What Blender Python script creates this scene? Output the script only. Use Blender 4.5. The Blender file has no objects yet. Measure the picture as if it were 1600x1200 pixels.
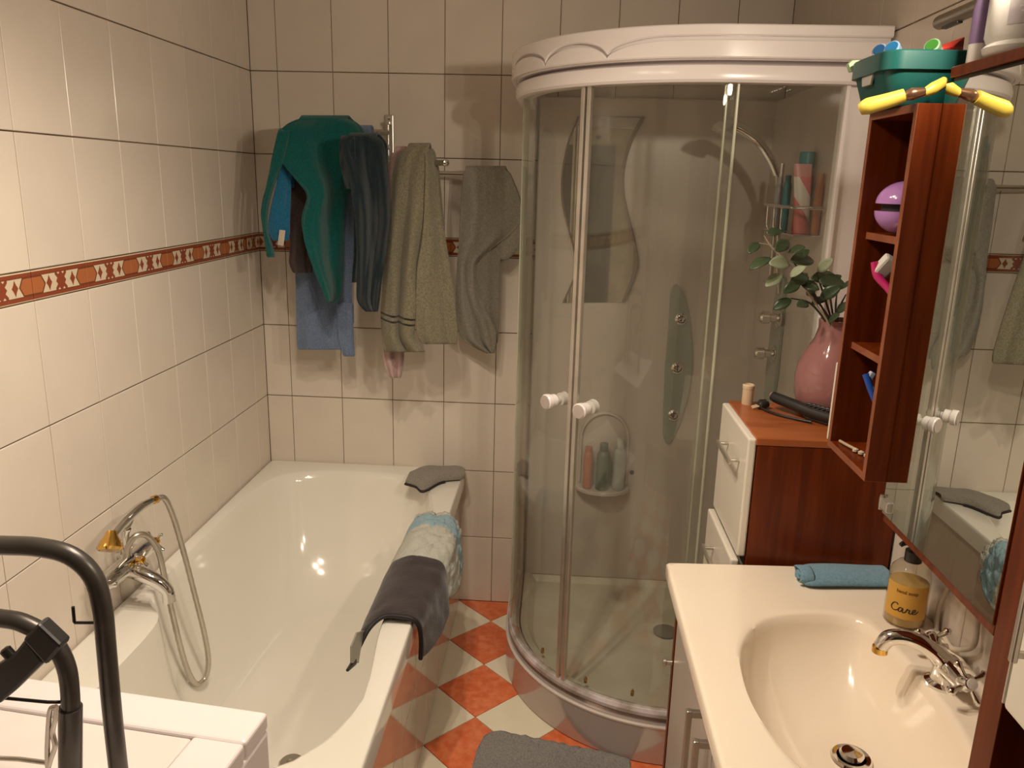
import bpy, bmesh, math, random
import numpy as np
from mathutils import Vector, Matrix, noise

sc = bpy.context.scene
C = sc.collection
PI = math.pi
random.seed(7)

# ------------------------------------------------------------------ camera
F_PX = 1241.65
YAW, PITCH, ROLL = 0.0560, 0.2501, 0.0253
CAM = np.array([1.1274, -2.9530, 1.6870])
_f = np.array([-math.sin(YAW) * math.cos(PITCH), math.cos(YAW) * math.cos(PITCH), -math.sin(PITCH)])
_r = np.array([math.cos(YAW), math.sin(YAW), 0.0])
_d = np.cross(_f, _r)
_c, _s = math.cos(ROLL), math.sin(ROLL)
ROT = np.array([[_c, -_s, 0], [_s, _c, 0], [0, 0, 1]]) @ np.array([_r, _d, _f])
cam_data = bpy.data.cameras.new('camera')
cam = bpy.data.objects.new('camera', cam_data)
C.objects.link(cam)
cam_data.sensor_width = 36.0
cam_data.sensor_fit = 'HORIZONTAL'
cam_data.lens = 36.0 * F_PX / 1600.0
cam_data.clip_start = 0.02
M = Matrix.Identity(4)
for i in range(3):
    M[i][0] = ROT[0][i]; M[i][1] = -ROT[1][i]; M[i][2] = -ROT[2][i]; M[i][3] = CAM[i]
cam.matrix_world = M
sc.camera = cam

def at(px, py, ax, val):
    """photo pixel -> world point on the plane  axis == val"""
    d = ROT.T @ np.array([(px - 800) / F_PX, (py - 600) / F_PX, 1.0])
    t = (val - CAM[ax]) / d[ax]
    return CAM + t * d

# ------------------------------------------------------------------ world, lights, exposure
w = bpy.data.worlds.new('world'); sc.world = w; w.use_nodes = True
bg = w.node_tree.nodes['Background']
bg.inputs[0].default_value = (1.0, 0.82, 0.64, 1); bg.inputs[1].default_value = 0.05
sc.view_settings.view_transform = 'Standard'
sc.view_settings.look = 'None'
sc.view_settings.exposure = 0.0
sc.view_settings.gamma = 1.0
sc.view_settings.use_curve_mapping = False
WARM = (1.0, 0.85, 0.67)

def lamp(name, loc, energy, radius, aim=None, cone=150, blend=1.0, color=WARM):
    if aim is None:
        l = bpy.data.lights.new(name, 'POINT')
    else:
        l = bpy.data.lights.new(name, 'SPOT')
        l.spot_size = math.radians(cone); l.spot_blend = blend
    l.energy = energy; l.color = color; l.shadow_soft_size = radius
    o = bpy.data.objects.new(name, l); C.objects.link(o); o.location = loc
    if aim is not None:
        o.rotation_euler = (Vector(aim) - Vector(loc)).to_track_quat('-Z', 'Y').to_euler()
    return o

CEIL_BULBS = [(0.72, -1.55, 2.34), (0.92, -1.72, 2.34), (0.80, -1.95, 2.34)]
BAR_BULBS = [(1.715, -1.93, 2.03), (1.715, -2.20, 2.03)]          # spot heads, in front of the bar
for b in CEIL_BULBS:
    lamp('ceiling_bulb_light', (b[0], b[1], b[2] - 0.045), 30.5, 0.025, (b[0], b[1] + 0.12, 0), 150, 1.0)
BAR_AIM = [(-0.62, 0.78, -0.10), (-0.93, 0.30, -0.22)]
for b, a in zip(BAR_BULBS, BAR_AIM):
    lamp('mirror_bar_light', (b[0] + a[0] * 0.07, b[1] + a[1] * 0.07, b[2] + a[2] * 0.07), 21.0, 0.02, (b[0] + a[0], b[1] + a[1], b[2] + a[2]), 140, 1.0)

# ------------------------------------------------------------------ material helpers
MATS = {}
class NX:
    """tiny expression builder over Math nodes"""
    def __init__(s, nt, sock): s.nt = nt; s.k = sock
    def _op(s, op, o=None, rev=False):
        n = s.nt.nodes.new('ShaderNodeMath'); n.operation = op
        a, b = (o, s) if rev else (s, o)
        for i, v in enumerate((a, b)):
            if v is None: continue
            if isinstance(v, NX): s.nt.links.new(v.k, n.inputs[i])
            else: n.inputs[i].default_value = v
        return NX(s.nt, n.outputs[0])
    def __add__(s, o): return s._op('ADD', o)
    def __sub__(s, o): return s._op('SUBTRACT', o)
    def __rsub__(s, o): return s._op('SUBTRACT', o, True)
    def __mul__(s, o): return s._op('MULTIPLY', o)
    def __lt__(s, o): return s._op('LESS_THAN', o)
    def __gt__(s, o): return s._op('GREATER_THAN', o)
    def max(s, o): return s._op('MAXIMUM', o)
    def min(s, o): return s._op('MINIMUM', o)
    def abs(s): return s._op('ABSOLUTE')

def mixcol(nt, fac, a, b):
    n = nt.nodes.new('ShaderNodeMix'); n.data_type = 'RGBA'
    for idx, v in ((0, fac), (6, a), (7, b)):
        if isinstance(v, NX): nt.links.new(v.k, n.inputs[idx])
        elif hasattr(v, 'is_output'): nt.links.new(v, n.inputs[idx])
        elif isinstance(v, tuple): n.inputs[idx].default_value = (*v[:3], 1)
        else: n.inputs[idx].default_value = v
    return n.outputs[2]

def mat(name, col, rough=0.5, metal=0.0, col2=None, nscale=8.0, bump=0.0, bscale=200.0, stretch=(1, 1, 1),
        coat=0.0, spec=0.5, sheen=0.0, emit=None, estr=0.0, alpha=1.0, trans=0.0, ior=1.45, rnd=0.0, roughvar=0.0, detail=4.0):
    if name in MATS: return MATS[name]
    m = bpy.data.materials.new(name); m.use_nodes = True; MATS[name] = m
    nt = m.node_tree; p = nt.nodes['Principled BSDF']
    p.inputs['Roughness'].default_value = rough; p.inputs['Metallic'].default_value = metal
    p.inputs['Coat Weight'].default_value = coat; p.inputs['Specular IOR Level'].default_value = spec
    p.inputs['Sheen Weight'].default_value = sheen; p.inputs['IOR'].default_value = ior
    p.inputs['Transmission Weight'].default_value = trans
    if emit: p.inputs['Emission Color'].default_value = (*emit, 1); p.inputs['Emission Strength'].default_value = estr
    tc = nt.nodes.new('ShaderNodeTexCoord'); mp = nt.nodes.new('ShaderNodeMapping')
    mp.inputs['Scale'].default_value = stretch
    nt.links.new(tc.outputs['Object'], mp.inputs['Vector'])
    if rnd > 0:
        oi = nt.nodes.new('ShaderNodeObjectInfo'); mu = nt.nodes.new('ShaderNodeVectorMath'); mu.operation = 'SCALE'
        mu.inputs[0].default_value = (13, 7, 9); nt.links.new(oi.outputs['Random'], mu.inputs['Scale'])
        nt.links.new(mu.outputs[0], mp.inputs['Location'])
    no = nt.nodes.new('ShaderNodeTexNoise'); no.inputs['Scale'].default_value = nscale; no.inputs['Detail'].default_value = detail
    nt.links.new(mp.outputs[0], no.inputs['Vector'])
    c2 = col2 if col2 else tuple(min(1, c * 0.93) for c in col)
    ramp = nt.nodes.new('ShaderNodeMapRange'); ramp.inputs[1].default_value = 0.35; ramp.inputs[2].default_value = 0.65
    nt.links.new(no.outputs[0], ramp.inputs[0])
    out = mixcol(nt, NX(nt, ramp.outputs[0]), col, c2)
    if rnd > 0:
        hs = nt.nodes.new('ShaderNodeHueSaturation'); mr = nt.nodes.new('ShaderNodeMapRange')
        mr.inputs[3].default_value = 1 - rnd; mr.inputs[4].default_value = 1 + rnd
        nt.links.new(oi.outputs['Random'], mr.inputs[0]); nt.links.new(mr.outputs[0], hs.inputs['Value'])
        nt.links.new(out, hs.inputs['Color']); out = hs.outputs[0]
    nt.links.new(out, p.inputs['Base Color'])
    if roughvar > 0:
        rr = nt.nodes.new('ShaderNodeMapRange'); rr.inputs[3].default_value = rough; rr.inputs[4].default_value = rough + roughvar
        nt.links.new(no.outputs[0], rr.inputs[0]); nt.links.new(rr.outputs[0], p.inputs['Roughness'])
    if bump > 0:
        bn = nt.nodes.new('ShaderNodeTexNoise'); bn.inputs['Scale'].default_value = bscale; bn.inputs['Detail'].default_value = 3
        nt.links.new(tc.outputs['Object'], bn.inputs['Vector'])
        bu = nt.nodes.new('ShaderNodeBump'); bu.inputs['Strength'].default_value = bump; bu.inputs['Distance'].default_value = 0.004
        nt.links.new(bn.outputs[0], bu.inputs['Height']); nt.links.new(bu.outputs[0], p.inputs['Normal'])
    return m

def glass_mat(name, tint, gloss_rough=0.0, haze=None, hazefac=0.0):
    m = bpy.data.materials.new(name); m.use_nodes = True; MATS[name] = m
    nt = m.node_tree; nt.nodes.remove(nt.nodes['Principled BSDF'])
    outn = nt.nodes['Material Output']
    tr = nt.nodes.new('ShaderNodeBsdfTransparent'); tr.inputs[0].default_value = (*tint, 1)
    gl = nt.nodes.new('ShaderNodeBsdfGlossy'); gl.inputs['Roughness'].default_value = gloss_rough
    fr = nt.nodes.new('ShaderNodeFresnel'); ge = nt.nodes.new('ShaderNodeNewGeometry')   # thin pane: same Fresnel on both faces
    nt.links.new((1.5 - NX(nt, ge.outputs['Backfacing']) * (1.5 - 1 / 1.5)).k, fr.inputs[0])
    mx = nt.nodes.new('ShaderNodeMixShader')
    nt.links.new(fr.outputs[0], mx.inputs[0]); nt.links.new(tr.outputs[0], mx.inputs[1]); nt.links.new(gl.outputs[0], mx.inputs[2])
    last = mx
    if haze:
        df = nt.nodes.new('ShaderNodeBsdfDiffuse'); 
        no = nt.nodes.new('ShaderNodeTexNoise'); no.inputs['Scale'].default_value = 5; no.inputs['Detail'].default_value = 5
        tc = nt.nodes.new('ShaderNodeTexCoord'); mp = nt.nodes.new('ShaderNodeMapping'); mp.inputs['Scale'].default_value = (3, 3, .5)
        nt.links.new(tc.outputs['Object'], mp.inputs[0]); nt.links.new(mp.outputs[0], no.inputs['Vector'])
        df.inputs[0].default_value = (*haze, 1)
        f = NX(nt, no.outputs[0]) * (2 * hazefac)
        m2 = nt.nodes.new('ShaderNodeMixShader'); nt.links.new(f.k, m2.inputs[0])
        nt.links.new(mx.outputs[0], m2.inputs[1]); nt.links.new(df.outputs[0], m2.inputs[2]); last = m2
    nt.links.new(last.outputs[0], outn.inputs[0])
    return m

tile_m = mat('wall_tile', (0.74, 0.66, 0.57), 0.16, col2=(0.71, 0.63, 0.55), nscale=7, rnd=0.018, roughvar=0.10, spec=0.5)
grout_m = mat('grout', (0.10, 0.065, 0.04), 0.9, col2=(0.22, 0.16, 0.11), nscale=9)
paint_m = mat('ceiling_paint', (0.75, 0.70, 0.63), 0.9)
red_m = mat('floor_tile_red', (0.74, 0.150, 0.048), 0.30, col2=(0.86, 0.26, 0.11), nscale=34, rnd=0.05, detail=8)
cream_m = mat('floor_tile_cream', (0.93, 0.87, 0.70), 0.28, col2=(0.89, 0.82, 0.64), nscale=9, rnd=0.03)
porc_m = mat('tub_acrylic', (0.86, 0.83, 0.76), 0.10, col2=(0.84, 0.81, 0.73), nscale=3, coat=0.4)
basin_m = mat('basin_marble', (0.90, 0.79, 0.65), 0.16, col2=(0.88, 0.76, 0.62), nscale=5, coat=0.25)
white_m = mat('white_plastic', (0.90, 0.84, 0.83), 0.22, col2=(0.88, 0.82, 0.80), nscale=4)
panel_m = mat('shower_panel', (0.60, 0.53, 0.48), 0.30, col2=(0.56, 0.49, 0.44), nscale=3)
tray_m = mat('shower_tray', (0.70, 0.66, 0.56), 0.35, col2=(0.58, 0.53, 0.42), nscale=6)
skirt_m = mat('tray_skirt', (0.60, 0.52, 0.49), 0.14, metal=0.35, col2=(0.56, 0.48, 0.45), nscale=3)
lilac_rail_m = mat('rail_white', (0.80, 0.72, 0.76), 0.25, col2=(0.40, 0.35, 0.30), nscale=16)
alu_m = mat('satin_aluminium', (0.72, 0.68, 0.62), 0.28, metal=0.85, col2=(0.62, 0.58, 0.52), nscale=12)
chrome_m = mat('chrome', (0.80, 0.79, 0.77), 0.06, metal=1.0, col2=(0.76, 0.75, 0.73))
gold_m = mat('brass', (0.85, 0.55, 0.16), 0.12, metal=1.0, col2=(0.80, 0.48, 0.12))
mirror_m = mat('mirror_glass', (0.80, 0.83, 0.80), 0.0, metal=1.0, col2=(0.80, 0.83, 0.80))
oldmirror_m = mat('shower_mirror', (0.78, 0.78, 0.70), 0.015, metal=1.0, col2=(0.66, 0.66, 0.60), nscale=14, roughvar=0.03)
wood_m = mat('red_brown_laminate', (0.155, 0.027, 0.0035), 0.32, spec=0.3, col2=(0.095, 0.0145, 0.002), nscale=7, stretch=(9, 9, 0.6), detail=6)
woodtop_m = mat('red_brown_top', (0.40, 0.12, 0.035), 0.28, col2=(0.30, 0.08, 0.025), nscale=9, stretch=(1, 4, 1), detail=6)
edge_m = mat('laminate_edge', (0.25, 0.08, 0.035), 0.45, col2=(0.19, 0.055, 0.025), nscale=22)
cab_white_m = mat('cabinet_white', (0.76, 0.71, 0.62), 0.30, col2=(0.72, 0.67, 0.58), nscale=4)
cab_grey_m = mat('cabinet_grey', (0.50, 0.45, 0.39), 0.35, col2=(0.46, 0.41, 0.36), nscale=5)
steel_m = mat('brushed_steel', (0.62, 0.58, 0.52), 0.32, metal=0.9, col2=(0.55, 0.51, 0.46), nscale=18)
black_m = mat('black_plastic', (0.02, 0.019, 0.019), 0.35, col2=(0.03, 0.027, 0.026))
dark_m = mat('dark_void', (0.02, 0.012, 0.01), 0.7, col2=(0.03, 0.018, 0.012))
tube_m = mat('dark_grey_tube', (0.075, 0.068, 0.062), 0.33, metal=0.55, col2=(0.10, 0.09, 0.08), nscale=20)
appl_m = mat('appliance_white', (0.84, 0.78, 0.79), 0.28, col2=(0.82, 0.76, 0.76), nscale=3)
glass_m = glass_mat('shower_glass', (0.965, 0.975, 0.955), 0.0, haze=(0.62, 0.58, 0.48), hazefac=0.03)
plate_m = mat('jet_plate', (0.30, 0.33, 0.28), 0.15, col2=(0.36, 0.38, 0.32), nscale=5)

# ------------------------------------------------------------------ mesh helpers
ORG = {}
def raw(name, V, Fs, m, parent=None, smooth=False, bevel=0.0, seg=2, sub=0, solid=0.0, smooth_angle=None, mats=None, fm=None):
    V = [Vector(v) for v in V]
    if parent is None:
        mn = [min(v[i] for v in V) for i in range(3)]; mx = [max(v[i] for v in V) for i in range(3)]
        org = Vector(((mn[0] + mx[0]) / 2, (mn[1] + mx[1]) / 2, mn[2]))
    else:
        org = ORG[parent.name]
    bm = bmesh.new()
    bv = [bm.verts.new(v - org) for v in V]
    for i, f in enumerate(Fs):
        try:
            fc = bm.faces.new([bv[j] for j in f])
            if fm: fc.material_index = fm[i]
        except ValueError: pass
    bmesh.ops.recalc_face_normals(bm, faces=bm.faces)
    if bevel > 0:
        ed = [e for e in bm.edges if len(e.link_faces) == 2 and e.calc_face_angle() > 0.5]
        bmesh.ops.bevel(bm, geom=ed, offset=bevel, segments=seg, affect='EDGES', profile=0.5)
    me = bpy.data.meshes.new(name); bm.to_mesh(me); bm.free()
    for mm in (mats if mats else [m]): me.materials.append(mm)
    o = bpy.data.objects.new(name, me); C.objects.link(o)
    if parent is None: o.location = org
    else: o.parent = parent
    ORG[o.name] = org
    if smooth:
        for p in me.polygons: p.use_smooth = True
        if smooth_angle: 
            try: me.set_sharp_from_angle(angle=math.radians(smooth_angle))
            except Exception: pass
    if solid:
        md = o.modifiers.new('thickness', 'SOLIDIFY'); md.thickness = abs(solid); md.offset = 0 if solid > 0 else 1
    if sub:
        md = o.modifiers.new('smooth', 'SUBSURF'); md.levels = sub; md.render_levels = sub
    return o

def empty(name, loc, label, cat, group=None):
    o = bpy.data.objects.new(name, None); C.objects.link(o); o.location = loc; o.empty_display_size = 0.05
    ORG[o.name] = Vector(loc)
    return tag(o, label, cat, group)
def tag(o, label, cat, group=None):
    o['label'] = label; o['category'] = cat
    if group: o['group'] = group
    return o
def struct(o, label=None, cat=None):
    o['kind'] = 'structure'
    if label: o['label'] = label
    if cat: o['category'] = cat
    return o

def boxg(x0, x1, y0, y1, z0, z1):
    V = [(x0, y0, z0), (x1, y0, z0), (x1, y1, z0), (x0, y1, z0), (x0, y0, z1), (x1, y0, z1), (x1, y1, z1), (x0, y1, z1)]
    return V, [(3, 2, 1, 0), (4, 5, 6, 7), (0, 1, 5, 4), (1, 2, 6, 5), (2, 3, 7, 6), (3, 0, 4, 7)]
def box(name, x0, x1, y0, y1, z0, z1, m, parent=None, bevel=0.002, seg=2):
    return raw(name, *boxg(min(x0, x1), max(x0, x1), min(y0, y1), max(y0, y1), min(z0, z1), max(z0, z1)), m, parent, bevel=bevel, seg=seg)
def merge(*gs):
    V, Fs = [], []
    for v, f in gs:
        n = len(V); V += list(v); Fs += [tuple(i + n for i in q) for q in f]
    return V, Fs
def rotz(g, a, c):
    ca, sa = math.cos(a), math.sin(a)
    return [(c[0] + (v[0] - c[0]) * ca - (v[1] - c[1]) * sa, c[1] + (v[0] - c[0]) * sa + (v[1] - c[1]) * ca, v[2]) for v in g[0]], g[1]
def xf(g, mtx):
    return [tuple(mtx @ Vector(v)) for v in g[0]], g[1]

def catmull(P, n=8, closed=False):
    P = [np.array(p, float) for p in P]; out = []; N = len(P)
    for i in range(N if closed else N - 1):
        p0 = P[(i - 1) % N] if closed or i > 0 else 2 * P[0] - P[1]
        p1 = P[i]; p2 = P[(i + 1) % N]
        p3 = P[(i + 2) % N] if closed or i + 2 < N else 2 * P[-1] - P[-2]
        for k in range(n):
            t = k / n
            out.append(0.5 * ((2 * p1) + (-p0 + p2) * t + (2 * p0 - 5 * p1 + 4 * p2 - p3) * t * t + (-p0 + 3 * p1 - 3 * p2 + p3) * t ** 3))
    if not closed: out.append(P[-1])
    return out

def tubeg(path, r, n=10, caps=True):
    path = [np.array(p, float) for p in path]; N = len(path)
    rs = r if hasattr(r, '__len__') else [r] * N
    V, Fs = [], []
    t0 = path[1] - path[0]; t0 /= np.linalg.norm(t0)
    a = np.array([0, 0, 1.0]) if abs(t0[2]) < 0.9 else np.array([1.0, 0, 0])
    u = np.cross(t0, a); u /= np.linalg.norm(u)
    for i, p in enumerate(path):
        t = path[min(i + 1, N - 1)] - path[max(i - 1, 0)]; t /= (np.linalg.norm(t) + 1e-12)
        u = u - t * (u @ t); u /= (np.linalg.norm(u) + 1e-12); v = np.cross(t, u)
        for k in range(n):
            an = 2 * PI * k / n
            V.append(tuple(p + rs[i] * (math.cos(an) * u + math.sin(an) * v)))
    for i in range(N - 1):
        for k in range(n):
            Fs.append((i * n + k, i * n + (k + 1) % n, (i + 1) * n + (k + 1) % n, (i + 1) * n + k))
    if caps: Fs += [tuple(range(n))[::-1], tuple(range((N - 1) * n, N * n))]
    return V, Fs
def tube(name, path, r, m, parent=None, n=10, smoothn=0):
    if smoothn:
        if hasattr(r, '__len__'):
            r = [float(x) for x in np.interp(np.linspace(0, len(path) - 1, (len(path) - 1) * smoothn + 1), range(len(path)), r)]
        path = catmull(path, smoothn)
    return raw(name, *tubeg(path, r, n), m, parent, smooth=True, smooth_angle=50)

def latheg(prof, c, n=24, axis=None):
    """prof: [(radius, height)], revolved about axis through c"""
    V, Fs = [], []
    q = Vector((0, 0, 1)).rotation_difference(Vector(axis).normalized()) if axis is not None else None
    for r, h in prof:
        for k in range(n):
            v = Vector((max(r, 1e-5) * math.cos(2 * PI * k / n), max(r, 1e-5) * math.sin(2 * PI * k / n), h))
            if q: v = q @ v
            V.append(tuple(v + Vector(c)))
    for i in range(len(prof) - 1):
        for k in range(n):
            Fs.append((i * n + k, i * n + (k + 1) % n, (i + 1) * n + (k + 1) % n, (i + 1) * n + k))
    Fs += [tuple(range(n))[::-1], tuple(range((len(prof) - 1) * n, len(prof) * n))]
    return V, Fs
def lathe(name, prof, c, m, parent=None, n=24, axis=None, ang=40):
    return raw(name, *latheg(prof, c, n, axis), m, parent, smooth=True, smooth_angle=ang)

def gridg(P):
    R, Cn = len(P), len(P[0])
    V = [tuple(p) for row in P for p in row]
    return V, [(i * Cn + j, i * Cn + j + 1, (i + 1) * Cn + j + 1, (i + 1) * Cn + j) for i in range(R - 1) for j in range(Cn - 1)]
def ringsg(rings, cap_end=False, cap_start=False):
    n = len(rings[0]); V = [tuple(p) for r in rings for p in r]
    Fs = [(i * n + k, i * n + (k + 1) % n, (i + 1) * n + (k + 1) % n, (i + 1) * n + k) for i in range(len(rings) - 1) for k in range(n)]
    if cap_start: Fs.append(tuple(range(n))[::-1])
    if cap_end: Fs.append(tuple(range((len(rings) - 1) * n, len(rings) * n)))
    return V, Fs

# ------------------------------------------------------------------ room shell
XR, YF, ZC = 1.88, -3.70, 2.47
struct(raw('floor', *boxg(-0.1, XR + 0.1, YF - 0.1, 0.1, -0.1, -0.004), grout_m))
ORIGIN = Vector((0, 0, 0))
struct(raw('ceiling', *boxg(-0.1, XR + 0.1, YF - 0.1, 0.1, ZC, ZC + 0.1), paint_m))
wall_back = struct(raw('wall_back', *boxg(-0.1, XR + 0.1, 0.0035, 0.1, -0.1, ZC), grout_m))
wall_left = struct(raw('wall_left', *boxg(-0.1, -0.0035, YF - 0.1, 0.0035, -0.1, ZC), grout_m))
wall_right = struct(raw('wall_right', *boxg(XR + 0.0035, XR + 0.1, YF - 0.1, 0.0035, -0.1, ZC), grout_m))
wall_front = struct(raw('wall_front', *boxg(-0.1, XR + 0.1, YF - 0.1, YF, -0.1, ZC), mat('front_wall_paint', (0.70, 0.62, 0.52), 0.6)))
floor = bpy.data.objects['floor']

# border tile print
def border_material():
    m = bpy.data.materials.new('border_tile'); m.use_nodes = True; nt = m.node_tree; p = nt.nodes['Principled BSDF']
    p.inputs['Roughness'].default_value = 0.2
    tc = nt.nodes.new('ShaderNodeTexCoord'); sp = nt.nodes.new('ShaderNodeSeparateXYZ'); nt.links.new(tc.outputs['Object'], sp.inputs[0])
    u = NX(nt, sp.outputs[0]); v = NX(nt, sp.outputs[1]); au, av = u.abs(), v.abs()
    red, org, crm, brn = (0.26, 0.062, 0.028), (0.42, 0.14, 0.05), (0.66, 0.55, 0.40), (0.17, 0.05, 0.025)
    hexe = au - av * 0.62                                     # big -> inside the half hexagon at the tile's ends
    col = crm
    dia = (((au - 0.043).abs() * 1.3 + av) < 0.0135)
    dia2 = (((au - 0.043).abs() + av * 0.45) < 0.008)
    cx = (((au - av).abs() < 0.006) * (au < 0.021))
    cx2 = ((au + (av - 0.014).abs() * 1.0) < 0.009)
    cx3 = ((au - 0.012).abs() * 1.2 + av) < 0.008
    motif = dia.max(dia2).max(cx).max(cx2).max(cx3)
    col = mixcol(nt, motif, col, red)
    col = mixcol(nt, hexe > 0.0555, col, brn)
    inner = (hexe > 0.0600) * (av < 0.0170)
    col = mixcol(nt, inner, col, org)
    col = mixcol(nt, av > 0.0205, col, red)
    col = mixcol(nt, (av > 0.0195) * (av < 0.0212), col, brn)
    col = mixcol(nt, av > 0.0292, col, crm)
    nt.links.new(col, p.inputs['Base Color'])
    return m
border_m = border_material()

TILE_MESH = {}
def tile_mesh(wd, ht, th, m, key):
    k = (round(wd, 4), round(ht, 4), key)
    if k in TILE_MESH: return TILE_MESH[k]
    g = boxg(-wd / 2, wd / 2, -ht / 2, ht / 2, -th, 0)
    bm = bmesh.new(); bv = [bm.verts.new(v) for v in g[0]]
    for f in g[1]: bm.faces.new([bv[j] for j in f])
    ed = [e for e in bm.edges if all(v.co.z > -1e-6 for v in e.verts)]
    bmesh.ops.bevel(bm, geom=ed, offset=0.0012, segments=1, affect='EDGES')
    bmesh.ops.recalc_face_normals(bm, faces=bm.faces)
    me = bpy.data.meshes.new(key); bm.to_mesh(me); bm.free(); me.materials.append(m)
    TILE_MESH[k] = me
    return me
ROWS = [0.0, 0.286, 0.570, 0.8485, 1.1294, 1.411, 1.477, 1.7605, 2.0447, 2.328, ZC]
GJ, GH = 0.0022, 0.0032
def tile_wall(parent, org, uax, nrm, cols, skip=None):
    """org: wall corner, uax: direction along wall, nrm: into the room"""
    uax, nrm, up = Vector(uax), Vector(nrm), Vector((0, 0, 1))
    side = up.cross(nrm)                                     # local x of the tile
    R = Matrix((side, up, nrm)).transposed().to_4x4()
    for i in range(len(cols) - 1):
        for j in range(len(ROWS) - 1):
            a, b = cols[i], cols[i + 1]; z0, z1 = ROWS[j], ROWS[j + 1]
            if skip and skip(a, b, z0, z1): continue
            bord = j == 5
            me = tile_mesh(b - a - GJ, z1 - z0 - GH, 0.006, border_m if bord else tile_m, 'border_tile' if bord else 'tile')
            o = bpy.data.objects.new('border_tile' if bord else 'tile', me); C.objects.link(o)
            o.parent = parent
            c = Vector(org) + uax * ((a + b) / 2) + up * ((z0 + z1) / 2)
            jit = Matrix.Rotation(random.uniform(-.0022, .0022), 4, 'X') @ Matrix.Rotation(random.uniform(-.0022, .0022), 4, 'Y')
            o.matrix_local = Matrix.Translation(c - ORG[parent.name]) @ R @ jit
bx = [0.0, 0.0978] + [0.0978 + 0.2 * k for k in range(1, 9)] + [XR]
tile_wall(wall_back, (0, 0, 0), (1, 0, 0), (0, -1, 0), bx, lambda a, b, z0, z1: b < 0.75 and z1 < 0.5)
ly = [0.0, 0.1146] + [0.1146 + 0.2 * k for k in range(1, 17)]
tile_wall(wall_left, (0, 0, 0), (0, -1, 0), (1, 0, 0), ly, lambda a, b, z0, z1: (z1 < 0.5 and b < 1.8) or b > 3.0)
ry = [0.0, 0.02] + [0.02 + 0.2 * k for k in range(1, 17)]
tile_wall(wall_right, (XR, 0, 0), (0, -1, 0), (-1, 0, 0), ry, lambda a, b, z0, z1: (z1 < 1.9 and b < 0.85) or b > 3.0)

# diagonal checker floor
D = 0.2915; CX0, CY0 = 0.911, -0.2945
def clip(poly, x0, x1, y0, y1):
    def cut(P, f):
        out = []
        for i in range(len(P)):
            a, b = P[i - 1], P[i]; fa, fb = f(a), f(b)
            if (fa >= 0) != (fb >= 0):
                t = fa / (fa - fb); out.append((a[0] + (b[0] - a[0]) * t, a[1] + (b[1] - a[1]) * t))
            if fb >= 0: out.append(b)
        return out
    for f in (lambda p: p[0] - x0, lambda p: x1 - p[0], lambda p: p[1] - y0, lambda p: y1 - p[1]):
        poly = cut(poly, f)
        if len(poly) < 3: return []
    return poly
FM = {}
for red in (0, 1):
    for i in range(-5, 6):
        for j in range(-13, 4):
            cx = CX0 + (i + (0 if red else 0.5)) * D; cy = CY0 + (j + (0 if red else 0.5)) * D
            h = D / 2 - 0.0016
            poly = [(cx + h, cy), (cx, cy + h), (cx - h, cy), (cx, cy - h)]
            cl = clip(poly, 0.02, XR, -3.0, 0.0)
            if len(cl) < 3: continue
            ar = abs(sum(cl[k - 1][0] * cl[k][1] - cl[k][0] * cl[k - 1][1] for k in range(len(cl)))) / 2
            if ar < 2e-4: continue
            full = len(cl) == 4 and ar > 0.99 * 2 * h * h
            key = ('f', red)
            if full and key in FM: me = FM[key]
            else:
                n = len(cl); V = [(x - cx, y - cy, 0.0) for x, y in cl]; cxx = sum(v[0] for v in V) / n; cyy = sum(v[1] for v in V) / n
                V = [(cxx + (v[0] - cxx) * .99, cyy + (v[1] - cyy) * .99, 0.0) for v in V] + [(v[0], v[1], -0.001) for v in V] + [(v[0], v[1], -0.006) for v in V]
                Fc = [tuple(range(n))] + [(k, n + k, n + (k + 1) % n, (k + 1) % n) for k in range(n)] + [(n + k, 2 * n + k, 2 * n + (k + 1) % n, n + (k + 1) % n) for k in range(n)]
                me = bpy.data.meshes.new('floor_tile'); me.from_pydata(V, [], Fc); me.validate(); me.materials.append(red_m if red else cream_m)
                bm = bmesh.new(); bm.from_mesh(me); bmesh.ops.recalc_face_normals(bm, faces=bm.faces); bm.to_mesh(me); bm.free()
                if full: FM[key] = me
            o = bpy.data.objects.new('floor_tile', me); C.objects.link(o); o.parent = floor
            o.location = Vector((cx, cy, 0)) - ORG['floor']

# door behind the camera, seen only in reflections
dr = struct(raw('door_1', *boxg(0.80, 1.72, YF, YF + 0.035, 0.0, 2.10), mat('door_paint', (0.72, 0.64, 0.50), 0.4), bevel=0.003))
lathe('latch_knob', [(0, 0), (.02, 0), (.02, .02), (0, .022)], (1.39, YF + .034, 2.035), black_m, dr, 14, axis=(0, 1, 0))
box('pane', 0.90, 1.53, YF + 0.034, YF + 0.042, 0.3, 1.975, mat('door_pane', (0.07, 0.08, 0.06), 0.1), dr)
box('door_handle', 0.82, 0.89, YF + 0.06, YF + 0.075, 1.02, 1.04, chrome_m, dr, 0.004)

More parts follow.
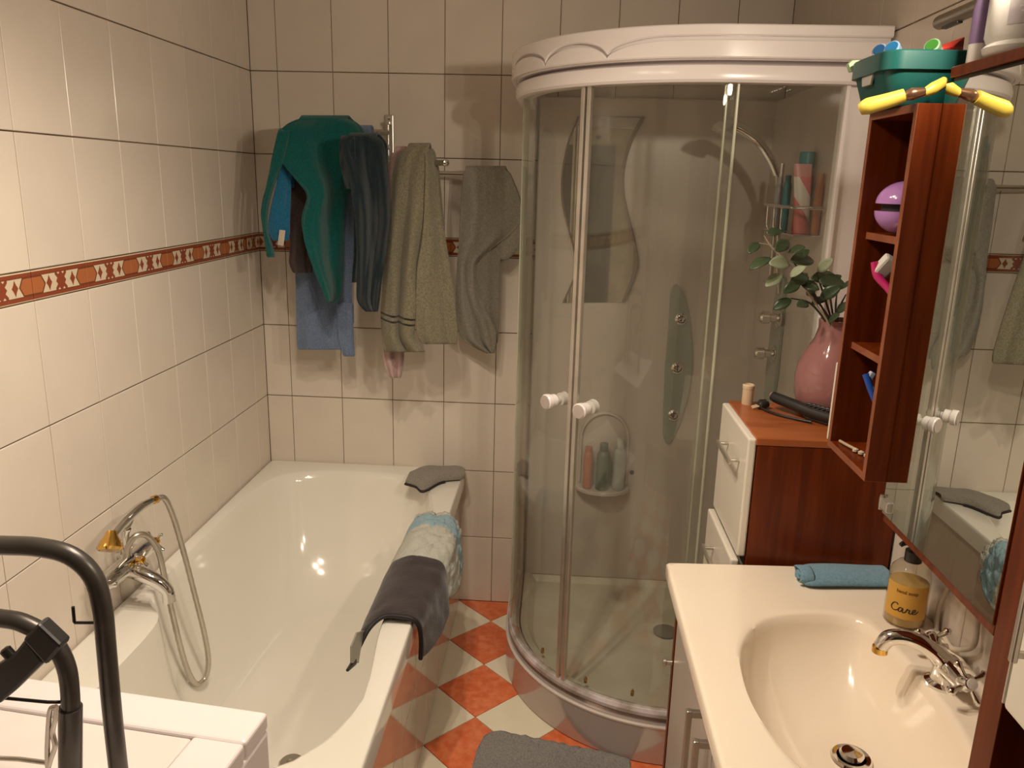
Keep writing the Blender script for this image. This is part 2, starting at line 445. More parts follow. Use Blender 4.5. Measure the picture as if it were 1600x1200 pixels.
# ------------------------------------------------------------------ bathtub
def poly_radius(poly, c, ang):
    dx, dy = math.cos(ang), math.sin(ang); best = 0
    for i in range(len(poly)):
        ax, ay = poly[i - 1][0] - c[0], poly[i - 1][1] - c[1]; bx_, by_ = poly[i][0] - c[0], poly[i][1] - c[1]
        ex, ey = bx_ - ax, by_ - ay; den = dx * ey - dy * ex
        if abs(den) < 1e-12: continue
        t = (ax * ey - ay * ex) / den; s = (ax * dy - ay * dx) / den
        if -1e-9 <= s <= 1 + 1e-9 and t > best: best = t
    return best
def rect_poly(x0, x1, y0, y1, r=0.02, n=5):
    P = []
    for cx, cy, a0 in ((x1 - r, y1 - r, 0), (x0 + r, y1 - r, 90), (x0 + r, y0 + r, 180), (x1 - r, y0 + r, 270)):
        for k in range(n + 1):
            a = math.radians(a0 + 90 * k / n); P.append((cx + r * math.cos(a), cy + r * math.sin(a)))
    return P
def angle_set(c, polys, n):
    A = set(round(-PI + 2 * PI * k / n, 5) for k in range(n))
    for P in polys:
        for p in P: A.add(round(math.atan2(p[1] - c[1], p[0] - c[0]), 5))
    A = sorted(A); out = [A[0]]
    for a in A[1:]:
        if a - out[-1] > 1e-3: out.append(a)
    return out
def ring(poly, c, A, z, k=1.0):
    return [(c[0] + k * poly_radius(poly, c, a) * math.cos(a), c[1] + k * poly_radius(poly, c, a) * math.sin(a), z) for a in A]

RZ = 0.580
tub_c = (0.40, -0.90)
rim_in = catmull([(.655, -.185), (.700, -.33), (.726, -.45), (.728, -.75), (.712, -1.0), (.708, -1.18), (.728, -1.36), (.733, -1.46), (.708, -1.55), (.681, -1.605), (.625, -1.672), (.50, -1.72), (.30, -1.725), (.15, -1.69),
                  (.135, -1.60), (.145, -1.42), (.145, -1.24), (.125, -1.165), (.07, -1.10), (.05, -.95), (.045, -.7), (.055, -.35), (.10, -.17), (.22, -.105), (.40, -.085), (.56, -.11)], 5, True)
rim_out = rect_poly(0.003, 0.785, -1.80, -0.001, 0.018, 4)
flo = catmull([(.55, -.55), (.575, -.9), (.56, -1.25), (.47, -1.46), (.36, -1.50), (.25, -1.42), (.20, -1.1), (.20, -.75), (.25, -.52), (.40, -.44)], 6, True)
A = angle_set(tub_c, [rim_out], 110)
Ro = ring(rim_out, tub_c, A, RZ); Ri = ring(rim_in, tub_c, A, RZ); Rf = ring(flo, tub_c, A, 0)
def lerp(a, b, t): return tuple(a[i] + (b[i] - a[i]) * t for i in range(3))
rings = [[(p[0], p[1], 0.515) for p in Ro], [(p[0], p[1], RZ - 0.012) for p in Ro]]
rings.append([(tub_c[0] + (p[0] - tub_c[0]) * .996, tub_c[1] + (p[1] - tub_c[1]) * .998, RZ - 0.003) for p in Ro])
rings.append([(tub_c[0] + (p[0] - tub_c[0]) * .99, tub_c[1] + (p[1] - tub_c[1]) * .995, RZ) for p in Ro])
rings.append([lerp((tub_c[0] + (a[0] - tub_c[0]) * .985, tub_c[1] + (a[1] - tub_c[1]) * .992, RZ), b, .02) for a, b in zip(Ro, Ri)])
rings.append([lerp(a, b, .94) for a, b in zip(Ro, Ri)])
rings.append([(p[0], p[1], RZ - .003) for p in Ri])
for k in range(1, 15):
    th = PI / 2 * k / 14; f = (1 - math.cos(th)) ** 0.95 * .82 + .18 * (k / 14) ** .65; z = RZ - 0.003 - 0.445 * math.sin(th) ** 1.15
    rings.append([(a[0] + (b[0] - a[0]) * f, a[1] + (b[1] - a[1]) * f, z) for a, b in zip(Ri, Rf)])
for s in (.7, .4, .12):
    rings.append([(tub_c[0] + (p[0] - tub_c[0]) * s, tub_c[1] + (p[1] - tub_c[1]) * s, RZ - .448 - .006 * (1 - s)) for p in Rf])
tub = empty('bathtub', (0.39, -0.9, 0), 'glossy cream built-in bathtub along the left tiled wall', 'bathtub')
raw('tub_shell', *ringsg(rings, cap_end=True), porc_m, tub, smooth=True, smooth_angle=60)
dp = at(455, 1190, 2, 0.138)
lathe('drain', [(.0, .0), (.030, .0), (.034, .004), (.030, .008), (.012, .008), (.012, .004), (0, .004)], (dp[0], dp[1], 0.131), steel_m, tub)

# tiled front panel of the tub
panel = struct(raw('wall_bath_panel', *boxg(0.748, 0.7635, -1.80, -0.001, 0, 0.515), grout_m))
pt_m = mat('panel_tile', (0.66, 0.56, 0.46), 0.05, col2=(0.63, 0.53, 0.43), nscale=6, rnd=.02, spec=0.9)
for i in range(9):
    for (z0, z1) in ((0.004, 0.286), (0.286, 0.513)):
        a, b = 0.2 * i, 0.2 * i + 0.2
        if i == 8: b = 1.8
        me = tile_mesh(b - a - .0022, z1 - z0 - .003, .006, pt_m, 'panel_tile')
        o = bpy.data.objects.new('tile', me); C.objects.link(o); o.parent = panel
        R = Matrix(((0, 1, 0), (0, 0, 1), (1, 0, 0))).transposed().to_4x4()
        o.matrix_local = Matrix.Translation(Vector((0.7670, -(a + b) / 2, (z0 + z1) / 2)) - ORG[panel.name]) @ R

# bath mixer on the left wall
fx = empty('bath_mixer_tap', (0.0, -1.15, 0.60), 'chrome and brass bath mixer with hand shower on left wall', 'tap')
lathe('wall_flange', [(0, 0), (.032, 0), (.030, .010), (.016, .02), (.016, .05), (0, .05)], (0, -1.235, .715), chrome_m, fx, axis=(1, 0, 0))
lathe('wall_flange', [(0, 0), (.032, 0), (.030, .010), (.016, .02), (.016, .05), (0, .05)], (0, -1.085, .715), chrome_m, fx, axis=(1, 0, 0))
raw('mixer_body', *tubeg([(.055, -1.275, .715), (.055, -1.255, .715), (.055, -1.22, .715), (.055, -1.10, .715), (.055, -1.065, .715), (.055, -1.045, .715)], [.016, .022, .024, .024, .022, .016], 16), chrome_m, fx, smooth=True, smooth_angle=40)
def cross_handle(c, axis, mm, mg, parent, s=1.0):
    ax = Vector(axis).normalized(); q = Vector((0, 0, 1)).rotation_difference(ax)
    g = [latheg([(0, 0), (.011 * s, 0), (.013 * s, .012 * s), (.009 * s, .02 * s), (0, .022 * s)], c, 14, axis)]
    h = raw('cross_handle', *g[0], mg, parent, smooth=True, smooth_angle=40)
    for k in range(4):
        a = PI / 2 * k + .5; d = q @ Vector((math.cos(a), math.sin(a), 0)); p0 = Vector(c) + ax * .012 * s
        gg = tubeg([p0, p0 + d * .012 * s, p0 + d * .022 * s, p0 + d * .028 * s, p0 + d * .033 * s], [.004 * s, .0035 * s, .0045 * s, .0065 * s, .003 * s], 8)
        raw('spoke', *gg, mm, h, smooth=True)
    return h
cross_handle((.058, -1.275, .715), (.25, -1, 0), chrome_m, gold_m, fx, 1.1)
cross_handle((.058, -1.045, .715), (.25, 1, 0), chrome_m, gold_m, fx, 1.1)
cross_handle((.082, -1.16, .725), (1, -.1, .2), chrome_m, gold_m, fx, .9)
tube('spout', [(.06, -1.165, .700), (.09, -1.165, .690), (.125, -1.163, .672), (.152, -1.16, .645), (.156, -1.16, .614)], [.02, .019, .018, .016, .017], chrome_m, fx, 14, 6)
tube('cradle_post', [(.055, -1.16, .735), (.055, -1.16, .79), (.06, -1.16, .812)], [.012, .010, .012], chrome_m, fx, 12, 4)
tube('cradle_fork', [(.055, -1.195, .845), (.06, -1.19, .825), (.062, -1.16, .812), (.06, -1.13, .825), (.055, -1.125, .845)], .005, chrome_m, fx, 8, 4)
hs = tube('hand_shower', [(.080, -1.262, .838), (.088, -1.215, .856), (.099, -1.16, .870), (.11, -1.115, .872)], [.012, .013, .012, .009], chrome_m, fx, 12, 5)
lathe('shower_head', [(0, 0), (.012, 0), (.016, .012), (.026, .028), (.030, .040), (.026, .046), (0, .046)], (.080, -1.256, .850), gold_m, hs, axis=(.12, -.50, -.75), n=10)
lathe('ferrule', [(0, 0), (.011, 0), (.011, .014), (.008, .018), (0, .018)], (.110, -1.115, .872), gold_m, hs, axis=(.3, 1, -.1), n=14)
hose = catmull([(.115, -1.10, .872), (.125, -1.08, .862), (.13, -1.055, .80), (.135, -1.03, .70), (.145, -1.005, .55), (.15, -.975, .40), (.145, -.955, .30), (.135, -.965, .250), (.125, -1.005, .262), (.12, -1.045, .36), (.115, -1.075, .52), (.11, -1.09, .64), (.105, -1.10, .72), (.095, -1.125, .775), (.08, -1.15, .79), (.065, -1.165, .77), (.058, -1.17, .735)], 10)
rr = [.0075 + .0007 * (k % 2) for k in range(len(hose))]
raw('hose', *tubeg(hose, rr, 10), steel_m, fx, smooth=True)

# ------------------------------------------------------------------ shower cabin
SX, SY, SR = 0.985, -0.905, 0.545
SC = (SX + SR, SY + SR)
XE = 1.874
def spath(off, n=40, y_end=0.0):
    P = [(SX + off, y_end - .001)]
    for t in (.25, .5, .75): P.append((SX + off, y_end + (SC[1] - y_end) * t))
    r = SR - off
    for k in range(n + 1):
        a = PI + PI / 2 * k / n; P.append((SC[0] + r * math.cos(a), SC[1] + r * math.sin(a)))
    for t in (.25, .5, .75, 1.0): P.append((SC[0] + (XE - SC[0]) * t, SY + off))
    return P
def ssweep(name, prof, m, parent, closed=True, smooth=True):
    cols = [spath(o) for o, z in prof]; n = len(cols[0])
    R = [[(cols[i][k][0], cols[i][k][1], prof[i][1]) for i in range(len(prof))] for k in range(n)]
    return raw(name, *ringsg(R, True, True), m, parent, smooth=smooth, smooth_angle=35)
shower = empty('shower_cabin', (1.43, -0.45, 0), 'quadrant shower cabin with curved sliding glass doors and white canopy', 'shower')
sk = ssweep('tray_skirt', [(0, 0.004), (0, .128), (.004, .133), (.012, .133), (.034, .158), (.044, .160), (.044, .150), (.012, .004)], skirt_m, shower)
ssweep('tray_edge', [(-.002, .125), (-.003, .131), (.001, .135), (.006, .134), (.006, .125)], mat('tray_edge', (.80, .72, .66), .2), sk)
ssweep('sill_rail', [(.006, .158), (.004, .170), (.009, .180), (.018, .184), (.030, .181), (.036, .170), (.036, .156)], lilac_rail_m, shower)
# tray interior
fl = [(p[0], p[1]) for p in spath(.05)] + [(XE, -.001)]
fl = [p for i, p in enumerate(fl) if i == 0 or abs(p[0] - fl[i - 1][0]) + abs(p[1] - fl[i - 1][1]) > 1e-6]
ci = (1.50, -.40)
def inset(P, k): return [(ci[0] + (x - ci[0]) * k, ci[1] + (y - ci[1]) * k) for x, y in P]
R = [[(x, y, .155) for x, y in fl], [(x, y, .155) for x, y in inset(fl, .95)], [(x, y, .125) for x, y in inset(fl, .90)], [(x, y, .115) for x, y in inset(fl, .80)], [(x, y, .108) for x, y in inset(fl, .15)]]
raw('tray_basin', *ringsg(R, True), tray_m, shower, smooth=True, smooth_angle=40)
tp = at(1040, 985, 2, .118)
lathe('tray_drain', [(0, 0), (.045, 0), (.045, .004), (.038, .008), (0, .010)], (tp[0], tp[1], .112), mat('drain_grey', (.22, .21, .17), .4), shower)
for px, py in ((848, 1017), (915, 1063), (988, 1083)):
    p = at(px, py, 2, .185)
    lathe('roller_foot', [(0, 0), (.006, 0), (.006, .012), (.003, .02), (0, .022)], (p[0], p[1], .178), gold_m, shower, 10)
# back and side panels
box('back_panel', 1.035, XE, -.030, -.008, .15, 1.975, panel_m, shower, .006)
box('side_panel', 1.845, XE, -.80, -.032, .15, 1.975, panel_m, shower, .006)
box('side_flange', 1.800, XE, -.880, -.845, .16, 1.935, white_m, shower, .006)
box('wall_profile', 1.795, 1.806, -.895, -.850, .16, 1.935, white_m, shower, .003)
box('wall_profile', SX + .012, SX + .040, -.055, -.004, .16, 1.935, alu_m, shower, .003)
# head rail and canopy
ssweep('head_rail', [(-.006, 1.928), (-.012, 1.934), (-.014, 1.948), (-.008, 1.966), (.004, 1.972), (.04, 1.972), (.04, 1.928)], white_m, shower)
cn = ssweep('canopy', [(-.008, 1.978), (-.012, 1.982), (-.0125, 2.00), (-.0125, 2.048), (-.010, 2.056), (.010, 2.056), (.012, 1.978)], white_m, shower)
ssweep('shadow_gap', [(.012, 1.970), (.012, 1.980), (.03, 1.980), (.03, 1.970)], mat('gap_grey', (.25, .2, .2), .6), shower)
raw('roof', *ringsg([[(x, y, 2.030) for x, y in spath(.008) + [(XE, -.001)]], [(x, y, 2.022) for x, y in spath(.008) + [(XE, -.001)]]], True, True), white_m, shower)
# scalloped lower layer of the canopy
pth = spath(-.027, 160); pin = spath(-.012, 160)
def ang_of(p): return math.degrees(math.atan2(p[1] - SC[1], p[0] - SC[0])) % 360
zb = 1.980
def scz(p):
    a = ang_of(p)
    if p[1] > SC[1]: a = 180.0
    if p[0] > SC[0]: a = 270.0
    lo, hi = 1.985, 2.024
    c0, c1, c2 = 190.0, 216.0, 237.2
    if a < c1:
        t = (a - c0) / (c1 - c0) if a >= c0 else max(0, (a - 168) / (c0 - 168)); return lo + (hi - lo) * math.sqrt(max(0, 1 - (2 * t - 1) ** 2))
    if a < c2:
        t = (a - c1) / (c2 - c1); return lo + (hi - lo) * math.sqrt(max(0, 1 - (2 * t - 1) ** 2))
    t = min(1, (a - c2) / 16); return lo + (hi - lo) * math.sqrt(max(0, 1 - (1 - t) ** 2))
def trim_layer(name, za, zc):
    def mx(k, t): return (pth[k][0] * t + pin[k][0] * (1 - t), pth[k][1] * t + pin[k][1] * (1 - t))
    R = []
    for k in range(len(pth)):
        a_, b_ = za(k), zc(k); b_ = max(b_, a_ + .004); e = min(.003, (b_ - a_) * .4)
        R.append([(*mx(k, 0), a_), (*mx(k, .8), a_), (*mx(k, 1), a_ + e), (*mx(k, 1), b_ - e), (*mx(k, .8), b_), (*mx(k, 0), b_)])
    raw(name, *ringsg(R, True, True), white_m, cn, smooth=True, smooth_angle=35)
trim_layer('scalloped_trim', lambda k: zb, lambda k: scz(pth[k]) - .0035)
trim_layer('canopy_fascia', lambda k: scz(pth[k]) + .0045, lambda k: 2.054)
# glazing
def arcpanel(name, off, a0, a1, z0, z1, m, parent, th=.006, n=24):
    P = []
    for k in range(n + 1):
        a = math.radians(a0 + (a1 - a0) * k / n); P.append((math.cos(a), math.sin(a)))
    R = [[(SC[0] + (SR - off) * c, SC[1] + (SR - off) * s, z0), (SC[0] + (SR - off - th) * c, SC[1] + (SR - off - th) * s, z0),
          (SC[0] + (SR - off - th) * c, SC[1] + (SR - off - th) * s, z1), (SC[0] + (SR - off) * c, SC[1] + (SR - off) * s, z1)] for c, s in P]
    return raw(name, *ringsg(R, True, True), m, parent, smooth=True, smooth_angle=35)
def arcpost(name, off, ang, wdt, dep, z0, z1, m, parent):
    a = math.radians(ang); c = (SC[0] + (SR - off) * math.cos(a), SC[1] + (SR - off) * math.sin(a))
    g = rotz(boxg(c[0] - dep / 2, c[0] + dep / 2, c[1] - wdt / 2, c[1] + wdt / 2, z0, z1), a, c)
    return raw(name, *g, m, parent, bevel=.002)
GZ0, GZ1 = .172, 1.945
raw('fixed_glass', *boxg(SX + .022, SX + .028, SC[1] + .02, -.05, GZ0, GZ1), glass_m, shower)
raw('fixed_glass', *boxg(SC[0] - .02, 1.80, SY + .022, SY + .028, GZ0, GZ1), glass_m, shower)
edge_glass = mat('glass_edge_seal', (.55, .55, .42), .25, col2=(.45, .45, .34))
arcpost('fixed_edge', .025, 268.5, .006, .008, GZ0, GZ1, edge_glass, shower)
arcpost('fixed_edge', .025, 183.5, .010, .010, GZ0, GZ1, edge_glass, shower)
for k, (a0, a1, ak) in enumerate(((186, 228.2, 221.8), (229.6, 271.5, 234.4))):
    d = arcpanel('sliding_door', .012, a0, a1, GZ0 + .01, GZ1, glass_m, shower)
    for ae in ((a1 - .4, a0 + .4) if k == 0 else (a0 + .4, a1 - .4)):
        big = abs(ae - 229) < 3
        arcpost('door_edge', .015, ae, .013 if big else .007, .014 if big else .01, GZ0 + .01, GZ1, alu_m if big else edge_glass, d)
    a = math.radians(ak); c = (SC[0] + (SR - .012) * math.cos(a), SC[1] + (SR - .012) * math.sin(a), 1.072); ax = (math.cos(a), math.sin(a), 0)
    kb = lathe('knob', [(0, 0), (.010, 0), (.010, .006), (.019, .008), (.019, .022), (.015, .023), (.015, .026), (.022, .028), (.0225, .040), (.020, .043), (0, .044)], c, white_m, d, axis=ax)
    lathe('knob_face', [(0, .0442), (.019, .0442), (.019, .0452), (0, .0456)], c, mat('knob_face', (.62, .55, .52), .25, metal=.4), kb, axis=ax)
    ci2 = (SC[0] + (SR - .018) * math.cos(a), SC[1] + (SR - .018) * math.sin(a), 1.072)
    lathe('knob', [(0, 0), (.010, 0), (.010, .006), (.019, .008), (.019, .022), (.021, .026), (.0, .036)], ci2, white_m, d, axis=(-ax[0], -ax[1], 0))
# wavy mirror on the back panel
ym = -.036
LB = [at(x, y, 1, ym) for x, y in ((904, 182), (888, 225), (879, 275), (880, 320), (890, 362), (898, 395), (898, 430), (880, 473))]
RB = [at(x, y, 1, ym) for x, y in ((1005, 182), (985, 222), (974, 262), (973, 300), (981, 340), (992, 385), (994, 420), (974, 472))]
LB, RB = catmull(LB, 6), catmull(RB, 6)
outl = [tuple(p) for p in RB] + [tuple(p) for p in LB[::-1]]
n = len(outl); cxm = sum(p[0] for p in outl) / n
wm = raw('wave_mirror', [(p[0], ym, p[2]) for p in outl] + [(p[0], -.030, p[2]) for p in outl], [tuple(range(n))] + [(k, (k + 1) % n, n + (k + 1) % n, n + k) for k in range(n)], oldmirror_m, shower)
tube('mirror_rim', [(p[0], ym, p[2]) for p in LB], .0035, mat('mirror_rim', (.16, .12, .08), .4), wm, 6)
tube('mirror_rim', [(p[0], ym, p[2]) for p in RB], .008, mat('mirror_rim', (.16, .12, .08), .4), wm, 6)
# massage jet plate
zz = [1.335, 1.31, 1.25, 1.15, 1.04, .93, .83, .76, .735]; hw = [.006, .022, .033, .043, .050, .046, .034, .020, .006]; cxs = [1.553, 1.556, 1.566, 1.578, 1.583, 1.582, 1.574, 1.566, 1.565]
outl = [(cxs[i] + hw[i], zz[i]) for i in range(9)] + [(cxs[i] - hw[i], zz[i]) for i in range(8, -1, -1)]
outl = [tuple(p) for p in catmull([(a, b, 0) for a, b in outl], 3, True)]; n = len(outl)
jp = raw('jet_plate', [(p[0], -.040, p[1]) for p in outl] + [(p[0], -.030, p[1]) for p in outl], [tuple(range(n))] + [(k, (k + 1) % n, n + (k + 1) % n, n + k) for k in range(n)], plate_m, shower)
for z in (1.213, 1.028, .845):
    lathe('jet', [(0, 0), (.022, 0), (.022, .004), (.016, .008), (.012, .004), (.008, .010), (0, .011)], (1.578, -.040, z), chrome_m, jp, axis=(0, -1, 0))
# arched niche with shelf
pa = [(1.235 + .0, .56), (1.235, .72)] + [(1.325 - .09 * math.cos(t), .74 + .10 * math.sin(t)) for t in np.linspace(.1, PI - .1, 12)] + [(1.415, .72), (1.415, .56)]
tube('niche_frame', [(x, -.034, z) for x, z in pa], .006, panel_m, shower, 8)
sh = [(1.325 + .105 * math.cos(t), -.030 - .085 * math.sin(t)) for t in np.linspace(0, PI, 16)]; n = len(sh)
raw('corner_shelf', [(x, y, .548) for x, y in sh] + [(x, y, .533) for x, y in sh], [tuple(range(n)), tuple(range(2 * n - 1, n - 1, -1))] + [(k, (k + 1) % n, n + (k + 1) % n, n + k) for k in range(n)], panel_m, shower, bevel=.002)
lathe('panel_plug', [(0, 0), (.009, 0), (.007, .004), (0, .005)], (1.437, -.030, .605), mat('plug', (.14, .1, .08), .4), shower, 12, axis=(0, -1, 0))
# shower mixer column on the right panel, hand shower and hose
mp_ = [(1.832, -.36 + y, z) for y, z in ((-.045, .98), (-.06, 1.1), (-.055, 1.3), (-.03, 1.41), (.03, 1.41), (.055, 1.3), (.06, 1.1), (.045, .98))]
raw('mixer_plate', mp_ + [(1.845, p[1], p[2]) for p in mp_], [tuple(range(8)), tuple(range(15, 7, -1))] + [(k, (k + 1) % 8, 8 + (k + 1) % 8, 8 + k) for k in range(8)], plate_m, shower, bevel=.003)
for z, yy in ((1.285, -.40), (1.165, -.38)):
    kn = lathe('mixer_knob', [(0, 0), (.030, 0), (.030, .006), (.014, .012), (.014, .030), (.020, .034), (.021, .058), (.016, .064), (0, .065)], (1.832, yy, z), chrome_m, shower, axis=(-1, 0, 0))
tube('riser_rail', [(1.800, -.36, 1.40), (1.800, -.36, 1.76)], .008, steel_m, shower, 10)
hw_ = tube('hand_shower', [(1.600, -.42, 1.862), (1.640, -.42, 1.858), (1.70, -.42, 1.825), (1.745, -.42, 1.775), (1.772, -.42, 1.725)], [.018, .017, .014, .013, .011], chrome_m, shower, 12, 6)
lathe('spray_face', [(0, 0), (.02, 0), (.034, .016), (.036, .026), (.030, .030), (0, .031)], (1.605, -.42, 1.870), chrome_m, hw_, axis=(-.28, 0, -1))
tube('shower_hose', [(1.772, -.42, 1.725), (1.785, -.41, 1.66), (1.80, -.40, 1.55), (1.815, -.38, 1.44), (1.832, -.37, 1.36)], .007, steel_m, shower, 8, 8)
# wire basket on the side panel
wb = tube('wire_basket', [(1.838, -.30, 1.635), (1.775, -.32, 1.635), (1.760, -.40, 1.635), (1.760, -.58, 1.635), (1.775, -.68, 1.635), (1.838, -.70, 1.635)], .005, chrome_m, shower, 8, 5)
box('basket_floor', 1.765, 1.844, -.69, -.31, 1.558, 1.562, chrome_m, wb, .001)
for yy in (-.40, -.48, -.56):
    tube('basket_wire', [(1.760, yy, 1.635), (1.762, yy, 1.575), (1.768, yy, 1.562)], .0025, chrome_m, wb, 6)

def bottle(name, c, r, h, m, capm, label, cat, capr=.5, caph=.2, group=None, flat=1.0):
    b = empty(name, c, label, cat, group)
    hb = h * (1 - caph)
    g = latheg([(0, 0), (r * .93, 0), (r, .004), (r, hb * .86), (r * .85, hb * .95), (r * capr * .9, hb), (0, hb)], c, 20)
    if flat != 1: g = ([(c[0] + (v[0] - c[0]) * flat, v[1], v[2]) for v in g[0]], g[1])
    raw('bottle_body', *g, m, b, smooth=True, smooth_angle=40)
    raw('cap', *latheg([(0, hb), (r * capr, hb), (r * capr, h - .002), (r * capr * .9, h), (0, h)], c, 18), capm, b, smooth=True, smooth_angle=40)
    return b
def pm(n, c, r=.3): return mat(n, c, r, col2=tuple(x * .85 for x in c))
bottle('shampoo_bottle', (1.265, -.066, .549), .020, .165, pm('orange_red_bottle', (.48, .15, .08)), pm('orange_red_cap', (.40, .12, .07)), 'orange-red slim bottle on the niche shelf inside the shower', 'bottle', .7, .12, flat=.9)
bottle('shampoo_bottle', (1.322, -.075, .549), .026, .185, pm('dark_green_bottle', (.10, .14, .11)), pm('dark_green_cap', (.07, .09, .08)), 'dark green bottle standing between two others in shower niche', 'bottle', .6, .16)
bottle('shampoo_bottle', (1.383, -.066, .549), .024, .205, pm('pale_bottle', (.45, .50, .47)), pm('pale_cap', (.55, .56, .52)), 'pale blue-grey bottle at right end of shower niche shelf', 'bottle', .55, .2)
bottle('shower_gel_bottle', (1.778, -.44, 1.563), .013, .155, pm('clear_lilac', (.36, .33, .36), .15), pm('clear_lilac_cap', (.40, .36, .38)), 'slim clear lilac bottle at left end of wire shower basket', 'bottle', .7, .15)
bottle('shower_gel_bottle', (1.785, -.505, 1.563), .012, .16, pm('teal_bottle', (.03, .22, .26)), pm('teal_cap', (.02, .16, .20)), 'slim dark teal bottle in the wire shower basket', 'bottle', .7, .1)
bottle('shower_gel_bottle', (1.821, -.545, 1.563), .0225, .225, pm('red_bottle', (.50, .04, .04)), pm('petrol_cap', (.02, .22, .27)), 'red bottle with wide petrol-blue cap in wire shower basket', 'bottle', .95, .2)
tb = empty('cream_tube', (1.806, -.605, 1.563), 'pink and white squeeze tube leaning in wire shower basket', 'tube')
tg = []
for k in range(13):
    t = k / 12; wd = .021 + .004 * t; dp_ = .016 * (1 - t) + .003; cx = 1.810 - .016 * t; cy = -.605
    tg.append([(cx + wd * math.cos(a), cy + dp_ * math.sin(a), 1.563 + .19 * t) for a in np.linspace(0, 2 * PI, 16, endpoint=False)])
def banded(name, c1, c2, c3):
    m = mat(name, c1, .3); nt = m.node_tree; p = nt.nodes['Principled BSDF']
    tc = nt.nodes.new('ShaderNodeTexCoord'); sp = nt.nodes.new('ShaderNodeSeparateXYZ'); nt.links.new(tc.outputs['Object'], sp.inputs[0])
    z = NX(nt, sp.outputs[2]); y = NX(nt, sp.outputs[0])
    c = mixcol(nt, ((z + y * 1.5) > .06) * ((z + y * 1.5) < .125), c1, c2); c = mixcol(nt, z > .155, c, c3)
    nt.links.new(c, p.inputs['Base Color']); return m
raw('tube_body', *ringsg(tg, True, True), banded('pink_white_tube', (.62, .17, .18), (.66, .60, .55), (.60, .26, .26)), tb, smooth=True, smooth_angle=50)
bottle('shower_gel_bottle', (1.832, -.655, 1.563), .011, .165, pm('orange_bottle', (.45, .17, .07)), pm('orange_cap', (.5, .25, .1)), 'small orange bottle at near end of wire shower basket', 'bottle', .7, .15)

# ------------------------------------------------------------------ towel rack and towels
def Z(x, y): return 380 + x / 2.6087, 150 + y / 2.6087
rack = empty('towel_rack', (0.5, -0.03, 1.60), 'steel swing-arm towel rack on the back wall', 'towel rack')
box('wall_plate', .486, .516, -.014, -.001, 1.60, 1.905, steel_m, rack, .003)
lathe('screw', [(0, 0), (.006, 0), (.005, .003), (0, .004)], (.501, -.014, 1.892), chrome_m, rack, 10, axis=(0, -1, 0))
tube('hinge_rod', [(.501, -.034, 1.61), (.501, -.034, 1.88)], .007, steel_m, rack, 10)
for z in (1.875, 1.62): box('hinge_lug', .492, .510, -.044, -.013, z - .006, z + .006, steel_m, rack, .002)
for tip, z in (((.28, -.27), 1.842), ((.49, -.385), 1.792), ((.752, -.345), 1.738), ((.91, -.095), 1.706)):
    z0 = z
    tube('swing_arm', [(.501, -.036, z0), (tip[0] * .5 + .25, tip[1] * .5 - .018, z), (tip[0], tip[1], z)], .0095, steel_m, rack, 12)
    d = Vector((tip[0] - .501, tip[1] + .036, 0)).normalized()
    lathe('arm_cap', [(0, -.004), (.0115, -.004), (.0115, .004), (.006, .009), (0, .010)], (tip[0], tip[1], z), chrome_m, rack, 14, axis=tuple(d))

def terry(name, c, c2=None, b=.9):
    return mat(name, c, .95, col2=c2 if c2 else tuple(x * .72 for x in c), nscale=190, bump=b, bscale=520, sheen=.25, spec=.1, detail=6)

def sheet(rows, Y0, Y1, fold=.010, nf=2.5, ph=0.0, gap=.05, back=.75, nu=30, nv=54, rnd_top=.022, curve=0.0, bsh=(0, 0)):
    """cloth hung over an arm: front sheet given by its outline, back sheet behind it"""
    ys = [r[0] for r in rows]; yy = ys[0] + (ys[-1] - ys[0]) * np.linspace(0, 1, nv) ** 1.35
    xl = np.interp(yy, ys, [r[1] for r in rows]); xr = np.interp(yy, ys, [r[2] for r in rows])
    k = np.array([.25, .5, .25])
    for _ in range(2):
        for a in (xl, xr):
            a[1:-1] = np.convolve(a, k, 'valid')
    front = []
    for i in range(nv):
        v = i / (nv - 1); row = []
        for j in range(nu):
            u = j / (nu - 1); px, py = Z(xl[i] + (xr[i] - xl[i]) * u, yy[i])
            Y = Y0 + (Y1 - Y0) * u + fold * (.04 + .96 * v ** .7) * math.sin(2 * PI * nf * u + ph + 1.1 * math.sin(2.3 * v + ph)) + curve * (2 * u - 1) ** 2 + .9 * fold * (.1 + .9 * v ** .6) * noise.noise(Vector((u * 5 + ph * 7, v * 3.5, ph))) * 2
            p = at(px, py, 1, Y)
            row.append(p)
        front.append(row)
    top = [sum(p[2] for p in front[0]) / nu]
    G = []
    nb = int(nv * back)
    for i in range(nb - 1, 0, -1):
        G.append([(p[0] + bsh[0] * i / nv, p[1] + gap * 1.0, p[2] + bsh[1] * i / nv) for p in front[i]])
    # rounded crest
    for a in (150, 110, 70, 30):
        ca = math.radians(a)
        G.append([(p[0], p[1] + gap / 2 - gap / 2 * math.cos(ca), p[2] + rnd_top * .6 * math.sin(ca)) for p in front[0]])
    G += [[tuple(p) for p in r] for r in front]
    return gridg(G)

def towel(name, label, layers, m, th=.007, m2=None, group='towels on the swing-arm rack'):
    if len(layers) == 1:
        o = raw(name, *layers[0], m, None, smooth=True, solid=th, sub=1)
        return tag(o, label, 'towel', group)
    allv = [v for l in layers for v in l[0]]
    base = (sum(v[0] for v in allv) / len(allv), sum(v[1] for v in allv) / len(allv), min(v[2] for v in allv))
    e = empty(name, base, label, 'towel', group)
    for k, l in enumerate(layers):
        raw('front_fold' if k == 0 else 'side_fold', *l, m if k == 0 or not m2 else m2, e, smooth=True, solid=th, sub=1)
    return e

